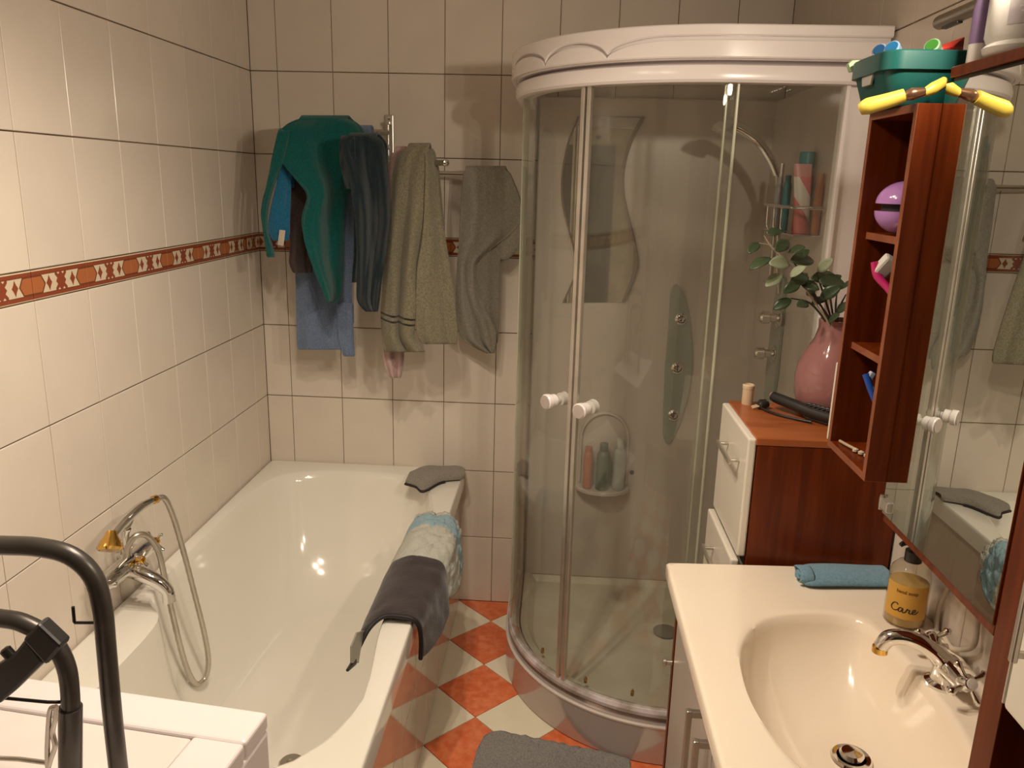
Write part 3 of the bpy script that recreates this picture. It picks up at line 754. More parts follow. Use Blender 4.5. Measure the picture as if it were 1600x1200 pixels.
teal_m = terry('teal_terry', (.004, .125, .115), (.003, .085, .080))
navy_m = terry('navy_terry', (.012, .026, .034), (.007, .016, .022))
green_m = terry('grey_green_terry', (.30, .27, .185), (.19, .17, .11))
lgrey_m = terry('light_grey_terry', (.34, .31, .25), (.24, .22, .175))
blue_m = terry('blue_terry', (.20, .27, .42), (.14, .19, .30))
brown_m = terry('brown_terry', (.065, .042, .040))
cyan_m = terry('cyan_terry', (.02, .19, .36), (.012, .13, .26))
pink_m = terry('pink_terry', (.66, .46, .45), (.52, .35, .34))

def green_towel_mat():
    m = terry('green_towel_striped', (.30, .27, .185), (.19, .17, .11)); nt = m.node_tree; p = nt.nodes['Principled BSDF']
    src = p.inputs['Base Color'].links[0].from_socket
    tc = nt.nodes.new('ShaderNodeTexCoord'); sp = nt.nodes.new('ShaderNodeSeparateXYZ'); nt.links.new(tc.outputs['Object'], sp.inputs[0])
    z = NX(nt, sp.outputs[2]) + NX(nt, sp.outputs[0]) * .10; s = ((z - .1265).abs() < .0034).max((z - .1070).abs() < .0034)
    c = mixcol(nt, s, src, (.03, .025, .02)); nt.links.new(c, p.inputs['Base Color']); return m

towel('towel', 'teal towel with a pointed hanging corner at left of the rack',
      [sheet([(96, 228, 425), (101, 212, 440), (110, 186, 454), (127, 160, 468), (152, 144, 481), (180, 136, 486), (270, 155, 478), (300, 180, 470), (370, 240, 452), (400, 268, 430), (450, 252, 416), (500, 236, 411), (600, 250, 410), (720, 290, 407), (800, 328, 405), (842, 342, 380)], -.385, -.25, .016, 1.7, .5, .06, .45),
       sheet([(150, 140, 190), (270, 113, 162), (350, 98, 135), (420, 80, 110), (480, 72, 98), (550, 82, 97), (600, 90, 118), (658, 98, 128)], -.395, -.375, .006, 1.0, 0, .05, .5, nu=10)], teal_m)
towel('towel', 'near-black navy towel hanging in front of the teal one',
      [sheet([(168, 428, 545), (174, 418, 556), (184, 409, 567), (200, 403, 575), (300, 420, 585), (370, 440, 592), (500, 456, 596), (640, 465, 582), (760, 462, 565), (850, 462, 552), (880, 505, 547)], -.455, -.40, .015, 1.6, 2.0, .07, .9, bsh=(-.04, 0)),
       sheet([(180, 395, 455), (220, 390, 458), (300, 398, 455), (360, 412, 450), (380, 420, 446)], -.44, -.45, .008, 1.0, 0, .04, .6, nu=10, nv=16)], navy_m)
gm = green_towel_mat()
towel('towel', 'shaggy grey-green towel with two black stripes near its hem',
      [sheet([(212, 672, 758), (220, 652, 760), (235, 638, 755), (260, 622, 748), (330, 605, 741), (480, 592, 737), (600, 582, 725), (700, 574, 712), (890, 560, 702), (1000, 565, 694), (1045, 578, 745)], -.30, -.335, .017, 2.0, .3, .05, .6),
       sheet([(235, 742, 772), (300, 742, 790), (480, 737, 806), (600, 727, 826), (700, 708, 845), (850, 702, 866), (1000, 706, 879), (1012, 735, 870)], -.345, -.29, .008, 1.5, 1.2, .04, .5, nu=16)], gm, .010, green_m)
towel('towel', 'light grey towel with a diagonal folded hem beside the shower',
      [sheet([(303, 905, 1070), (310, 897, 1086), (400, 888, 1123), (490, 882, 1149), (560, 880, 1100), (620, 877, 1015), (680, 872, 943), (800, 866, 955), (900, 868, 1005), (960, 878, 1035), (1000, 885, 1034), (1050, 1000, 1022)], -.125, -.13, .012, 2.0, .9, .045, .4),
       sheet([(330, 960, 1088), (560, 950, 1052), (700, 945, 1047), (850, 945, 1044), (960, 960, 1041), (1010, 980, 1036)], -.112, -.112, .005, 1.5, 0, .03, .3, nu=16),
       sheet([(470, 1105, 1150), (520, 1090, 1151), (560, 1065, 1151), (600, 1045, 1149), (640, 1043, 1110), (668, 1047, 1075)], -.118, -.112, .004, 1.0, 0, .02, .4, nu=12, nv=16)], lgrey_m)
towel('towel', 'faded blue towel hanging low under the teal towel',
      [sheet([(136, 470, 520), (160, 330, 520), (300, 215, 470), (700, 211, 445), (850, 215, 444), (1000, 218, 450), (1035, 222, 455)], -.20, -.16, .012, 2.2, 1.0, .05, .3),
       sheet([(860, 380, 446), (1000, 388, 452), (1062, 408, 456)], -.195, -.185, .005, 1.0, 0, .015, .5, nu=10, nv=14)], blue_m)
tag(raw('towel', *sheet([(200, 195, 330), (330, 192, 320), (600, 190, 300), (690, 185, 285), (722, 205, 280)], -.29, -.26, .007, 1.6, .4, .04, .4), brown_m, None, True, solid=.006, sub=1), 'dark brown towel half hidden behind the teal towel', 'towel', 'towels on the swing-arm rack')
cy = empty('towel', (.18, -.33, 1.5), 'bright cyan towel with white care tag behind the teal flap', 'towel', 'towels on the swing-arm rack')
raw('front_fold', *sheet([(250, 150, 200), (320, 145, 198), (450, 112, 193), (550, 95, 190), (592, 120, 186)], -.345, -.325, .005, 1.3, .4, .03, .5, nu=14, nv=20), cyan_m, cy, True, solid=.006, sub=1)
lt = [at(*Z(x, y), 1, -.352) for x, y in ((148, 545), (172, 548), (164, 612), (140, 606))]
raw('care_tag', lt + [(p[0], p[1] + .001, p[2]) for p in lt], [(0, 1, 2, 3), (7, 6, 5, 4), (0, 4, 5, 1), (1, 5, 6, 2), (2, 6, 7, 3), (3, 7, 4, 0)], pm('tag_white', (.62, .52, .42), .7), cy)
tag(raw('towel', *sheet([(222, 615, 660), (300, 588, 652), (390, 592, 648), (700, 582, 650), (1000, 572, 660), (1090, 568, 655), (1150, 598, 642)], -.235, -.235, .008, 2, 0, .05, .4, nu=16), pink_m, None, True, solid=.006, sub=1), 'pale pink towel behind the grey-green striped towel', 'towel', 'towels on the swing-arm rack')

# ------------------------------------------------------------------ cloths on the tub rim
def rim_cloth(sections, nu=26, ns=24, noise_amp=.0, seed=0, fuzz=0.0):
    """sections: polylines of (x, y, z) from the inside drop to the outside drop, ordered far -> near"""
    dense = []
    for s in sections:
        c = catmull(s, 8); L = np.cumsum([0] + [np.linalg.norm(c[i + 1] - c[i]) for i in range(len(c) - 1)])
        t = np.linspace(0, L[-1], ns); dense.append(np.array([[np.interp(q, L, [p[k] for p in c]) for k in range(3)] for q in t]))
    rowsd = []
    for j in range(ns):
        rowsd.append(catmull([d[j] for d in dense], max(2, nu // (len(dense) - 1))))
    P = []
    for j in range(ns):
        row = []
        for p in rowsd[j]:
            nn = noise.noise(Vector((p[0] * 30 + seed, p[1] * 30, p[2] * 30))) * noise_amp + noise.noise(Vector((p[0] * 140 + seed, p[1] * 140, p[2] * 140))) * fuzz
            row.append((p[0] + nn * .6, p[1] + nn * .4, p[2] + nn * .8))
        P.append(row)
    return gridg(P)
def over(x_in, z_in, y, x_out, z_out, h=0.0, dy=0.0, tip=None):
    t = RZ + .006 + h
    return [(x_in - .012, y + dy, z_in), (x_in, y + dy * .6, (z_in + t) / 2 + .01), (.712, y, t), (.75, y, t + .002), (.783, y, t - .001), (.797 + h, y, t - .02), ((.797 + h + x_out) / 2, y + ((tip if tip is not None else y) - y) * .5, (z_out + t) / 2), (x_out, tip if tip is not None else y, z_out)]
fluffy = terry('fluffy_white_blue', (.66, .66, .58), (.55, .55, .48), 1.0)
def bw_mat():
    m = fluffy; nt = m.node_tree; p = nt.nodes['Principled BSDF']; src = p.inputs['Base Color'].links[0].from_socket
    tc = nt.nodes.new('ShaderNodeTexCoord'); sp = nt.nodes.new('ShaderNodeSeparateXYZ'); nt.links.new(tc.outputs['Object'], sp.inputs[0])
    y = NX(nt, sp.outputs[1]); c = mixcol(nt, (y > .088) * (y < .188), src, (.34, .53, .62)); nt.links.new(c, p.inputs['Base Color']); return m
tag(raw('washcloth', *rim_cloth([over(.685, .56, -.505, .825, .525, .014), over(.675, .53, -.57, .838, .46, .02), over(.668, .50, -.66, .842, .43, .024), over(.66, .48, -.76, .838, .45, .024), over(.655, .47, -.88, .815, .50, .016), over(.655, .47, -.93, .80, .54, .010)], noise_amp=.012, fuzz=.009, nu=70, ns=60), bw_mat(), None, True, solid=.012), 'fluffy white cloth with light blue border draped over tub rim', 'cloth')
dc = empty('hand_towel', (.75, -1.0, .45), 'dark grey towel with satin lining draped over the tub rim', 'towel')
dgm = mat('charcoal_fleece', (.034, .026, .028), .75, col2=(.050, .039, .041), nscale=14, bump=.35, bscale=150, sheen=.3, spec=.2)
raw('cloth', *rim_cloth([over(.672, .55, -.845, .842, .475, .026, 0, -.90), over(.668, .54, -.90, .85, .485, .024, 0, -.925), over(.665, .53, -1.0, .838, .46, .018, -.02, -.99), over(.664, .53, -1.08, .818, .455, .012, -.05, -1.07), over(.668, .54, -1.145, .802, .465, .008, -.085, -1.125)], noise_amp=.006), dgm, dc, True, solid=.009, sub=1)
tube('hem', [(.664, -1.22, .55), (.685, -1.19, .588), (.712, -1.155, .600), (.75, -1.152, .602), (.787, -1.152, .596), (.803, -1.146, .57), (.806, -1.135, .52), (.803, -1.127, .466)], .006, mat('hem_black', (.015, .012, .014), .6), dc, 8, 5)
sg = [at(x, y, 0, .668) for x, y in ((556, 988), (568, 985), (562, 1010), (558, 1036), (547, 1036), (547, 1010))]
raw('silver_tag', sg + [(p[0] + .004, p[1], p[2]) for p in sg], [tuple(range(6)), tuple(range(11, 5, -1))] + [(k, (k + 1) % 6, 6 + (k + 1) % 6, 6 + k) for k in range(6)], pm('tag_silver', (.30, .29, .24), .3), dc)
p0 = at(553, 1035, 0, .668); p1 = at(543, 1047, 0, .668)
tube('strap_end', [p0 + np.array([0, 0, .006]), p0, p1], [.007, .008, .004], black_m, dc, 8)
# folded grey mitt on the far corner of the rim
mt_rows = []
far = [(640, 738), (660, 728), (690, 722), (712, 722), (727, 732)]; near = [(633, 752), (650, 757), (662, 764), (690, 750), (726, 746)]
mid = [((a[0] + b[0]) / 2, (a[1] + b[1]) / 2) for a, b in zip(far, near)]
P = []
for prof_z, base in ((.592, far), (.604, None), (.612, mid), (.606, None), (.595, near)):
    pts = base if base else [((a[0] + b[0]) / 2, (a[1] + b[1]) / 2) for a, b in zip(mid, far if prof_z == .604 else near)]
    P.append([tuple(q) for q in catmull([at(x, y, 2, prof_z) for x, y in pts], 6)])
for r in P:
    for k in range(len(r)): r[k] = (r[k][0], min(r[k][1], -.012), r[k][2] + .004 * noise.noise(Vector((r[k][0] * 25, r[k][1] * 25, 1))))
ml = empty('wash_mitt', (.70, -.15, .58), 'folded grey wash mitt with dark edge lying on tub corner', 'cloth')
bot = [[(p[0], p[1], .584 + .003) for p in r] for r in (P[0], P[-1])]
raw('mitt', *gridg([bot[0]] + P + [bot[1]]), terry('mitt_grey', (.34, .31, .26), (.25, .22, .18)), ml, True, solid=.004, sub=1)
tube('dark_edge', [(p[0], p[1] - .003, .586) for p in P[-1][:20]], .005, mat('mitt_edge', (.03, .02, .025), .8), ml, 6)

# ------------------------------------------------------------------ washing machine (lower left) and tube frame standing on it
WA = -0.115; WC = (.687, -1.870)
wash = empty('washing_machine', (.39, -2.14, 0), 'white top-loading washing machine at the foot of the bathtub', 'washing machine')
WT = .85
def wbox(name, u0, u1, v0, v1, z0, z1, m, parent, bevel=.006, seg=3):
    return raw(name, *rotz(boxg(WC[0] + u0, WC[0] + u1, WC[1] + v0, WC[1] + v1, z0, z1), WA, WC), m, parent, bevel=bevel, seg=seg)
wbox('body', -.60, 0, -.60, 0, .02, WT - .03, appl_m, wash, .008)
wbox('top_frame', -.60, 0, -.075, .0, WT - .03, WT, appl_m, wash, .006)
wbox('top_frame', -.085, 0, -.60, -.075, WT - .03, WT, appl_m, wash, .006)
wbox('top_frame', -.60, -.52, -.60, -.075, WT - .03, WT, appl_m, wash, .006)
wbox('lid', -.518, -.087, -.58, -.077, WT - .028, WT - .004, mat('lid_white', (.84, .77, .74), .3), wash, .004)
for u in (-.55, -.05):
    for v in (-.55, -.05):
        g = latheg([(0, 0), (.02, 0), (.02, .02), (0, .02)], (WC[0] + u, WC[1] + v, 0), 12); raw('foot', *rotz(g, WA, WC), black_m, wash)

fr = empty('tube_frame', (.45, -2.07, WT), 'dark grey bent-tube frame with black clamp in front of washing machine', 'metal frame')
yf = -2.055; yf2 = -2.10
def fp(px, py, y): return tuple(at(px, py, 1, y))
def floorz(p, z): return (p[0], p[1], z)
c1 = [fp(-260, 850, yf), fp(-120, 848, yf), fp(0, 852, yf), fp(60, 855, yf), fp(110, 868, yf), fp(145, 900, yf), fp(160, 950, yf), fp(166, 1010, yf), fp(175, 1110, yf), fp(186, 1210, yf)]
end = fp(186, 1210, yf); c1.append((end[0], end[1], WT + .004))
left_leg = fp(-300, 900, yf); 
ll = fp(-262, 850, yf)
tube('outer_hoop', [(ll[0] - .03, ll[1], WT + .004), (ll[0] - .03, ll[1], ll[2] - .10), (ll[0] - .015, ll[1], ll[2] - .02)] + c1[1:], .0125, tube_m, fr, 16, 5)
c2 = [fp(-230, 960, yf2), fp(-100, 958, yf2), fp(0, 966, yf2), fp(40, 975, yf2), fp(80, 1000, yf2), fp(103, 1040, yf2), fp(110, 1090, yf2), fp(110, 1150, yf2), fp(110, 1210, yf2)]
e2 = c2[-1]; c2.append((e2[0], e2[1], WT + .004))
l2 = c2[0]
tube('inner_hoop', [(l2[0] - .03, l2[1], WT + .004), (l2[0] - .03, l2[1], l2[2] - .10), (l2[0] - .015, l2[1], l2[2] - .02)] + c2[1:], .0115, tube_m, fr, 16, 5)
a, b = np.array(fp(112, 1000, yf2)), np.array(fp(112, 1118, yf2))
raw('collar', *tubeg([fp(110, 1105, yf2), fp(110, 1150, yf2), fp(110, 1210, yf2)], .0145, 16), tube_m, fr, True, smooth_angle=40)
# black clamp, a bevelled bar lying across the inner hoop
def bar(name, pts, y, th, m, parent, bev=.004):
    q = [at(x, yy, 1, y) for x, yy in pts]; n = len(q)
    return raw(name, [tuple(p) for p in q] + [(p[0], p[1] - th, p[2]) for p in q], [tuple(range(n)), tuple(range(2 * n - 1, n - 1, -1))] + [(k, (k + 1) % n, n + (k + 1) % n, n + k) for k in range(n)], m, parent, bevel=bev)
cl = bar('clamp', [(76, 960), (113, 995), (88, 1025), (52, 985)], yf2 - .008, .022, black_m, fr)
bar('clamp_arm', [(54, 985), (84, 1022), (40, 1065), (15, 1086), (-60, 1120), (-90, 1080), (-10, 1040), (35, 1010)], yf2 - .010, .018, black_m, fr)
kp = fp(18, 1026, yf2 - .02)
lathe('clamp_screw', [(0, 0), (.007, 0), (.007, .012), (.004, .014), (0, .014)], kp, black_m, fr, 12, axis=(-.6, 0, .8))
tube('hook', [fp(152, 973, yf), fp(117, 973, yf), fp(116, 971, yf), fp(114, 948, yf)], .0022, black_m, fr, 8)
tube('brace_wire', [fp(-40, 1088, yf2 - .012), fp(10, 1091, yf2 - .012), fp(74, 1097, yf2 - .012), fp(104, 1097, yf2)], .0022, black_m, fr, 8)
tube('brace_wire', [fp(-40, 1183, yf2 - .012), fp(30, 1186, yf2 - .012), fp(74, 1192, yf2 - .012)], .003, steel_m, fr, 8)
tube('spring_clip', [fp(88, 1104, yf2 - .03), fp(79, 1108, yf2 - .03), fp(76, 1130, yf2 - .03), fp(74, 1170, yf2 - .03), fp(75, 1198, yf2 - .03), fp(80, 1184, yf2 - .03), fp(86, 1165, yf2 - .03), fp(82, 1145, yf2 - .03), fp(86, 1125, yf2 - .03), fp(88, 1104, yf2 - .03)], .0032, steel_m, fr, 8, 5)

# ------------------------------------------------------------------ bath mat
mc = empty
mo = [(.925, -1.02), (.935, -.90), (.948, -.84), (.972, -.812), (1.02, -.812), (1.15, -.838), (1.30, -.868), (1.385, -.89), (1.395, -.93), (1.38, -1.2), (1.34, -1.43), (1.30, -1.45), (1.1, -1.44), (.95, -1.40), (.915, -1.36)]
mo = [tuple(p) for p in catmull([(a, b, 0) for a, b in mo], 8, True)]
cm = (1.15, -1.13); rg = []
Am = [2 * PI * k / 150 for k in range(150)]
for s, z in [(1.0, .001), (1.003, .006)] + [(1 - .03 * i ** 1.0, .013) for i in range(0, 33)] :
    row = []
    for a in Am:
        r = poly_radius(mo, cm, a) * max(s, .02)
        if z > .01: r += random.uniform(-.0015, .0015)
        row.append((cm[0] + r * math.cos(a), cm[1] + r * math.sin(a), z + (random.uniform(-.0035, .0035) if z > .01 else 0)))
    rg.append(row)
tag(raw('bath_mat', *ringsg(rg, True), terry('mat_grey', (.40, .375, .36), (.25, .235, .225), 1.0), None, True), 'fluffy grey bath mat on the red and cream floor', 'bath mat')

# ------------------------------------------------------------------ vanity unit and basin
CZ = .883
van = empty('vanity_cabinet', (1.65, -1.79, 0), 'grey-fronted vanity cabinet with bar handles under the basin top', 'cabinet')
box('side_panel', 1.414, 1.874, -1.362, -1.345, .06, .852, wood_m, van, .001)
box('side_panel', 1.428, 1.874, -2.26, -2.243, .06, .852, wood_m, van, .001)
box('carcass', 1.436, 1.874, -2.243, -1.362, .06, .60, wood_m, van, .001)
box('plinth', 1.48, 1.874, -2.22, -1.38, 0, .06, black_m, van, .001)
for y0, y1 in ((-1.785, -1.366), (-2.24, -1.789)):
    d = box('door', 1.416, 1.434, y0, y1, .075, .845, cab_grey_m, van, .003)
    hy = -1.752 if y0 > -1.8 else -1.828
    hd = box('handle', 1.374, 1.384, hy - .006, hy + .006, .63, .815, steel_m, d, .002)
    for z in (.637, .808): box('handle_post', 1.380, 1.417, hy - .005, hy + .005, z - .006, z + .006, steel_m, d, .001)
pk = at(1050, 1028, 1, -1.36)
lathe('peg', [(0, 0), (.006, 0), (.006, .012), (.009, .014), (.009, .020), (0, .021)], (1.414, -1.353, .645), steel_m, van, 12, axis=(-1, 0, 0))

bc = (1.622, -1.785)
ctp = [(1.874, -1.312), (1.39, -1.337), (1.386, -1.341), (1.386, -2.265), (1.874, -2.265)]
ctp_d = []
for i in range(len(ctp)):
    a_, b_ = ctp[i], ctp[(i + 1) % len(ctp)]
    ctp_d += [(a_[0] + (b_[0] - a_[0]) * k / 6, a_[1] + (b_[1] - a_[1]) * k / 6) for k in range(6)]
bas = catmull([(1.465, -1.76), (1.485, -1.65), (1.545, -1.56), (1.64, -1.525), (1.725, -1.535), (1.752, -1.60), (1.768, -1.72), (1.772, -1.85), (1.745, -1.98), (1.68, -2.045), (1.59, -2.04), (1.51, -1.97), (1.472, -1.865)], 6, True)
flo2 = catmull([(1.60, -1.78), (1.612, -1.735), (1.645, -1.715), (1.68, -1.735), (1.69, -1.78), (1.68, -1.83), (1.645, -1.85), (1.612, -1.83)], 5, True)
A = angle_set(bc, [ctp], 110)
Ro = ring(ctp_d, bc, A, CZ); Ri = ring(bas, bc, A, CZ); Rf = ring(flo2, bc, A, 0)
rings = [[(p[0], p[1], CZ - .030) for p in Ro], [(p[0], p[1], CZ - .004) for p in Ro], [(bc[0] + (p[0] - bc[0]) * .985, bc[1] + (p[1] - bc[1]) * .993, CZ) for p in Ro],
         [lerp((bc[0] + (a[0] - bc[0]) * .975, bc[1] + (a[1] - bc[1]) * .985, CZ), b, .03) for a, b in zip(Ro, Ri)], [lerp(a, b, .90) for a, b in zip(Ro, Ri)], [lerp(a, b, .965) for a, b in zip(Ro, Ri)], [(p[0], p[1], CZ - .004) for p in Ri]]
for k in range(1, 13):
    th = PI / 2 * k / 12; f = (1 - math.cos(th)) ** .95 * .9 + .1 * (k / 12) ** .7; z = CZ - .004 - .135 * math.sin(th)
    rings.append([(a[0] + (b[0] - a[0]) * f, a[1] + (b[1] - a[1]) * f, z) for a, b in zip(Ri, Rf)])
basin = empty('washbasin', (1.63, -1.79, .853), 'cream moulded washbasin top with oval bowl on the vanity', 'washbasin')
raw('basin_top', *ringsg(rings, cap_end=True, cap_start=False), basin_m, basin, smooth=True, smooth_angle=50)
dr_ = at(1330, 1184, 2, .748)
dn = lathe('drain_ring', [(0, .0), (.031, 0), (.034, .003), (.031, .007), (.024, .006), (.022, 0), (0, 0)], (dr_[0], dr_[1], .7445), chrome_m, basin, 28)
lathe('drain_stopper', [(0, 0), (.0205, 0), (.0205, .010), (.017, .014), (0, .015)], (dr_[0], dr_[1], .7465), chrome_m, dn, 24)
lathe('overflow_slot', [(0, 0), (.012, 0), (.010, .002), (0, .002)], (1.4825, -1.86, .845), dark_m, basin, 14, axis=(.9, .1, .45))

# basin mixer
bt = empty('basin_mixer_tap', (1.800, -1.735, CZ), 'chrome swan-neck basin mixer with cross handles', 'tap')
lathe('base', [(0, 0), (.030, 0), (.030, .005), (.022, .010), (.020, .030), (.024, .038), (.018, .05), (0, .052)], (1.800, -1.735, CZ), chrome_m, bt, 24)
tube('spout', [(1.798, -1.738, CZ + .034), (1.786, -1.732, CZ + .050), (1.765, -1.724, CZ + .064), (1.738, -1.714, CZ + .070), (1.714, -1.707, CZ + .064), (1.703, -1.703, CZ + .044)], [.017, .0155, .014, .0135, .014, .0125], chrome_m, bt, 16, 7)
lathe('aerator', [(0, 0), (.013, 0), (.013, .010), (0, .010)], (1.703, -1.703, CZ + .034), gold_m, bt, 16)
raw('valve_body', *tubeg([(1.803, -1.785, CZ + .034), (1.802, -1.765, CZ + .034), (1.80, -1.735, CZ + .034), (1.80, -1.70, CZ + .034), (1.80, -1.682, CZ + .034)], [.014, .017, .020, .017, .014], 14), chrome_m, bt, True, smooth_angle=40)
for yy, ax in ((-1.785, (.1, -1, .55)), (-1.682, (.1, 1, .45))):
    h = cross_handle((1.803, yy, CZ + .038), ax, chrome_m, chrome_m, bt, 1.15)
    n_ = Vector(ax).normalized()
    lathe('handle_disc', [(0, 0), (.0085, 0), (.0085, .002), (0, .003)], Vector((1.803, yy, CZ + .038)) + n_ * .025, pm('disc_white', (.75, .7, .66), .2), h, 14, axis=ax)

# soap dispenser with printed label
sb = empty('soap_dispenser', (1.815, -1.535, CZ), 'clear pump bottle of yellow hand soap beside the basin', 'soap bottle')
def clear_plastic(name, tint):
    return glass_mat(name, tint, .02)
cs = (1.815, -1.535, CZ)
lathe('bottle_body', [(0, .0), (.034, 0), (.037, .004), (.037, .098), (.034, .112), (.024, .124), (.014, .129), (.0, .129)], cs, clear_plastic('clear_bottle', (.92, .89, .82)), sb, 32)
lathe('liquid_soap', [(0, .003), (.032, .003), (.0345, .007), (.0345, .086), (0, .086)], cs, mat('soap_liquid', (.50, .34, .12), .2, col2=(.45, .30, .10), trans=.0), sb, 28)
pmh = lathe('pump_collar', [(0, .127), (.0155, .127), (.0155, .148), (.010, .152), (.010, .158), (0, .158)], cs, black_m, sb, 20)
tube('pump_nozzle', [(1.815, -1.535, CZ + .156), (1.815, -1.535, CZ + .165), (1.808, -1.537, CZ + .168), (1.79, -1.543, CZ + .166), (1.783, -1.545, CZ + .162)], [.006, .007, .006, .005, .004], black_m, pmh, 10, 4)
lab = mat('soap_label', (.62, .34, .06), .4, col2=(.58, .31, .05))
to_cam = math.atan2(CAM[1] - cs[1], CAM[0] - cs[0])
Lr = .0376
P = [[(cs[0] + Lr * math.cos(to_cam + a), cs[1] + Lr * math.sin(to_cam + a), CZ + z) for a in np.linspace(-1.15, 1.15, 20)] for z in (.022, .045, .070, .090)]
lb = raw('label', *gridg(P), lab, sb, True)
def wrap_text(name, txt, size, z, m, shear=0.0, bold=0.0, da=0.0, rad=.0381, parent=None):
    cu = bpy.data.curves.new(name, 'FONT'); cu.body = txt; cu.size = size; cu.align_x = 'CENTER'; cu.shear = shear; cu.offset = bold; cu.resolution_u = 3
    to = bpy.data.objects.new(name + '_tmp', cu); C.objects.link(to)
    dg = bpy.context.evaluated_depsgraph_get(); me = bpy.data.meshes.new_from_object(to.evaluated_get(dg))
    V = [(cs[0] + rad * math.cos(to_cam + v.co.x / rad + da), cs[1] + rad * math.sin(to_cam + v.co.x / rad + da), z + v.co.y) for v in me.vertices]
    Fs = [tuple(p.vertices) for p in me.polygons]
    bpy.data.objects.remove(to); bpy.data.curves.remove(cu)
    return raw(name, V, Fs, m, parent)
ink = mat('label_ink', (.035, .018, .008), .5)
def stroke(name, strokes, unit, z, wd, m, parent, x_off=0.0, rad=.0381):
    V, Fs = [], []
    for st in strokes:
        c = catmull([(x * unit + x_off, y * unit, 0) for x, y in st], 8)
        for i in range(len(c)):
            t = c[min(i + 1, len(c) - 1)] - c[max(i - 1, 0)]; t = t / (np.linalg.norm(t) + 1e-9); nrm = np.array([-t[1], t[0]])
            hw_ = wd * (.75 + .35 * abs(t[1]))
            for sgn in (-1, 1):
                x, y = c[i][0] + sgn * hw_ * nrm[0], c[i][1] + sgn * hw_ * nrm[1]
                V.append((cs[0] + rad * math.cos(to_cam + x / rad), cs[1] + rad * math.sin(to_cam + x / rad), z + y))
            if i: b_ = len(V); Fs.append((b_ - 4, b_ - 3, b_ - 1, b_ - 2))
    return raw(name, V, Fs, m, parent)
CARE = [[(.85, .80), (.72, 1.0), (.42, .95), (.15, .62), (.08, .28), (.28, .02), (.62, .02), (.95, .22)],
        [(1.42, .50), (1.18, .56), (.98, .34), (1.02, .04), (1.26, .10), (1.45, .52), (1.42, .14), (1.56, .0), (1.78, .18), (1.92, .56), (2.0, .44), (2.2, .46), (2.14, .14), (2.30, .0), (2.52, .16), (2.80, .34), (2.80, .56), (2.62, .54), (2.50, .24), (2.62, .0), (2.88, .04), (3.2, .38)]]
stroke('lettering', CARE, .0158, CZ + .036, .0011, ink, lb, -.0265)
wrap_text('lettering', 'hand soap', .0095, CZ + .074, mat('label_ink_brown', (.16, .07, .012), .5), 0, .0002, parent=lb)

# light blue folded cloth on the counter
bl_m = terry('light_blue_cloth', (.20, .36, .47), (.15, .28, .38), .6)
def fold_stack():
    L = []
    x0, x1 = 1.655, 1.855
    prof = [(-1.352, .002), (-1.352, .016), (-1.360, .024), (-1.39, .027), (-1.42, .022), (-1.434, .012), (-1.432, .002)]
    rows = []
    for k in range(15):
        t = k / 14; x = x0 + (x1 - x0) * t; s = 1.0 if t > .1 else .75 + 2.5 * t
        rows.append([(x + .006 * noise.noise(Vector((y * 40, z * 60, 3))), -1.395 + (y + 1.395) * s + .022 * t, CZ + z * (s + .10 * math.sin(5 * t))) for y, z in prof])
    return ringsg(rows, True, True)
bcl = empty('face_cloth', (1.75, -1.39, CZ), 'light blue rolled cloth on the counter beside the soap', 'cloth')
raw('folded_cloth', *fold_stack(), bl_m, bcl, True, sub=2)
sp_ = []
for k in range(26):
    a = k * .42; r = .006 + .0006 * k
    sp_.append((1.400 * 0 + -1.392 + r * 1.55 * math.cos(a), CZ + .0185 + r * .72 * math.sin(a)))
raw('rolled_end', *gridg([[(1.650 + .003 * math.sin(k), y, max(z, CZ + .003)) for k, (y, z) in enumerate(sp_)], [(1.682, y, max(z, CZ + .003)) for y, z in sp_]]), bl_m, bcl, True, solid=.005, sub=1)

# cable hanging under the mirror cabinet
tag(tube('power_cable', [at(1488, 905, 0, 1.872), at(1478, 925, 0, 1.872), at(1467, 950, 0, 1.87), at(1463, 985, 0, 1.868), (1.862, -1.60, .892), (1.862, -1.635, .890), at(1520, 1010, 0, 1.866), at(1527, 975, 0, 1.87), at(1532, 945, 0, 1.872), at(1537, 920, 0, 1.872)], .0048, mat('cable_white', (.60, .52, .42), .4), None, 10, 8), 'white looped cable hanging below the mirror cabinet', 'cable')

# ------------------------------------------------------------------ chest of drawers
ch = empty('drawer_chest', (1.72, -1.157, 0), 'red-brown chest with white drawer fronts between basin and shower', 'chest')
CT = 1.168
box('side_panel', 1.566, 1.874, -1.308, -1.292, .0, CT - .017, wood_m, ch, .001)
box('side_panel', 1.566, 1.874, -1.021, -1.005, .0, CT - .017, wood_m, ch, .001)
box('top', 1.562, 1.874, -1.309, -1.004, CT - .016, CT, woodtop_m, ch, .0015)
box('back', 1.86, 1.874, -1.291, -1.022, .02, CT - .017, wood_m, ch, .001)
for z0, z1, x0 in ((.888, CT - .004, 1.546), (.645, .880, 1.534), (.36, .64, 1.546), (.08, .355, 1.546)):
    d = box('drawer_front', x0, x0 + .018, -1.302, -1.012, z0, z1, cab_white_m, ch, .004)
    box('drawer_box', x0 + .018, 1.84, -1.288, -1.026, z0 + .02, z1 - .05, mat('drawer_inner', (.60, .55, .47), .5), d, .001)
    zh = z0 + (z1 - z0) * .74
    box('handle', x0 - .028, x0 - .020, -1.255, -1.105, zh - .005, zh + .005, steel_m, d, .002)
    for yy in (-1.24, -1.12): tube('handle_post', [(x0 - .024, yy, zh), (x0 + .002, yy, zh)], .004, steel_m, d, 8)
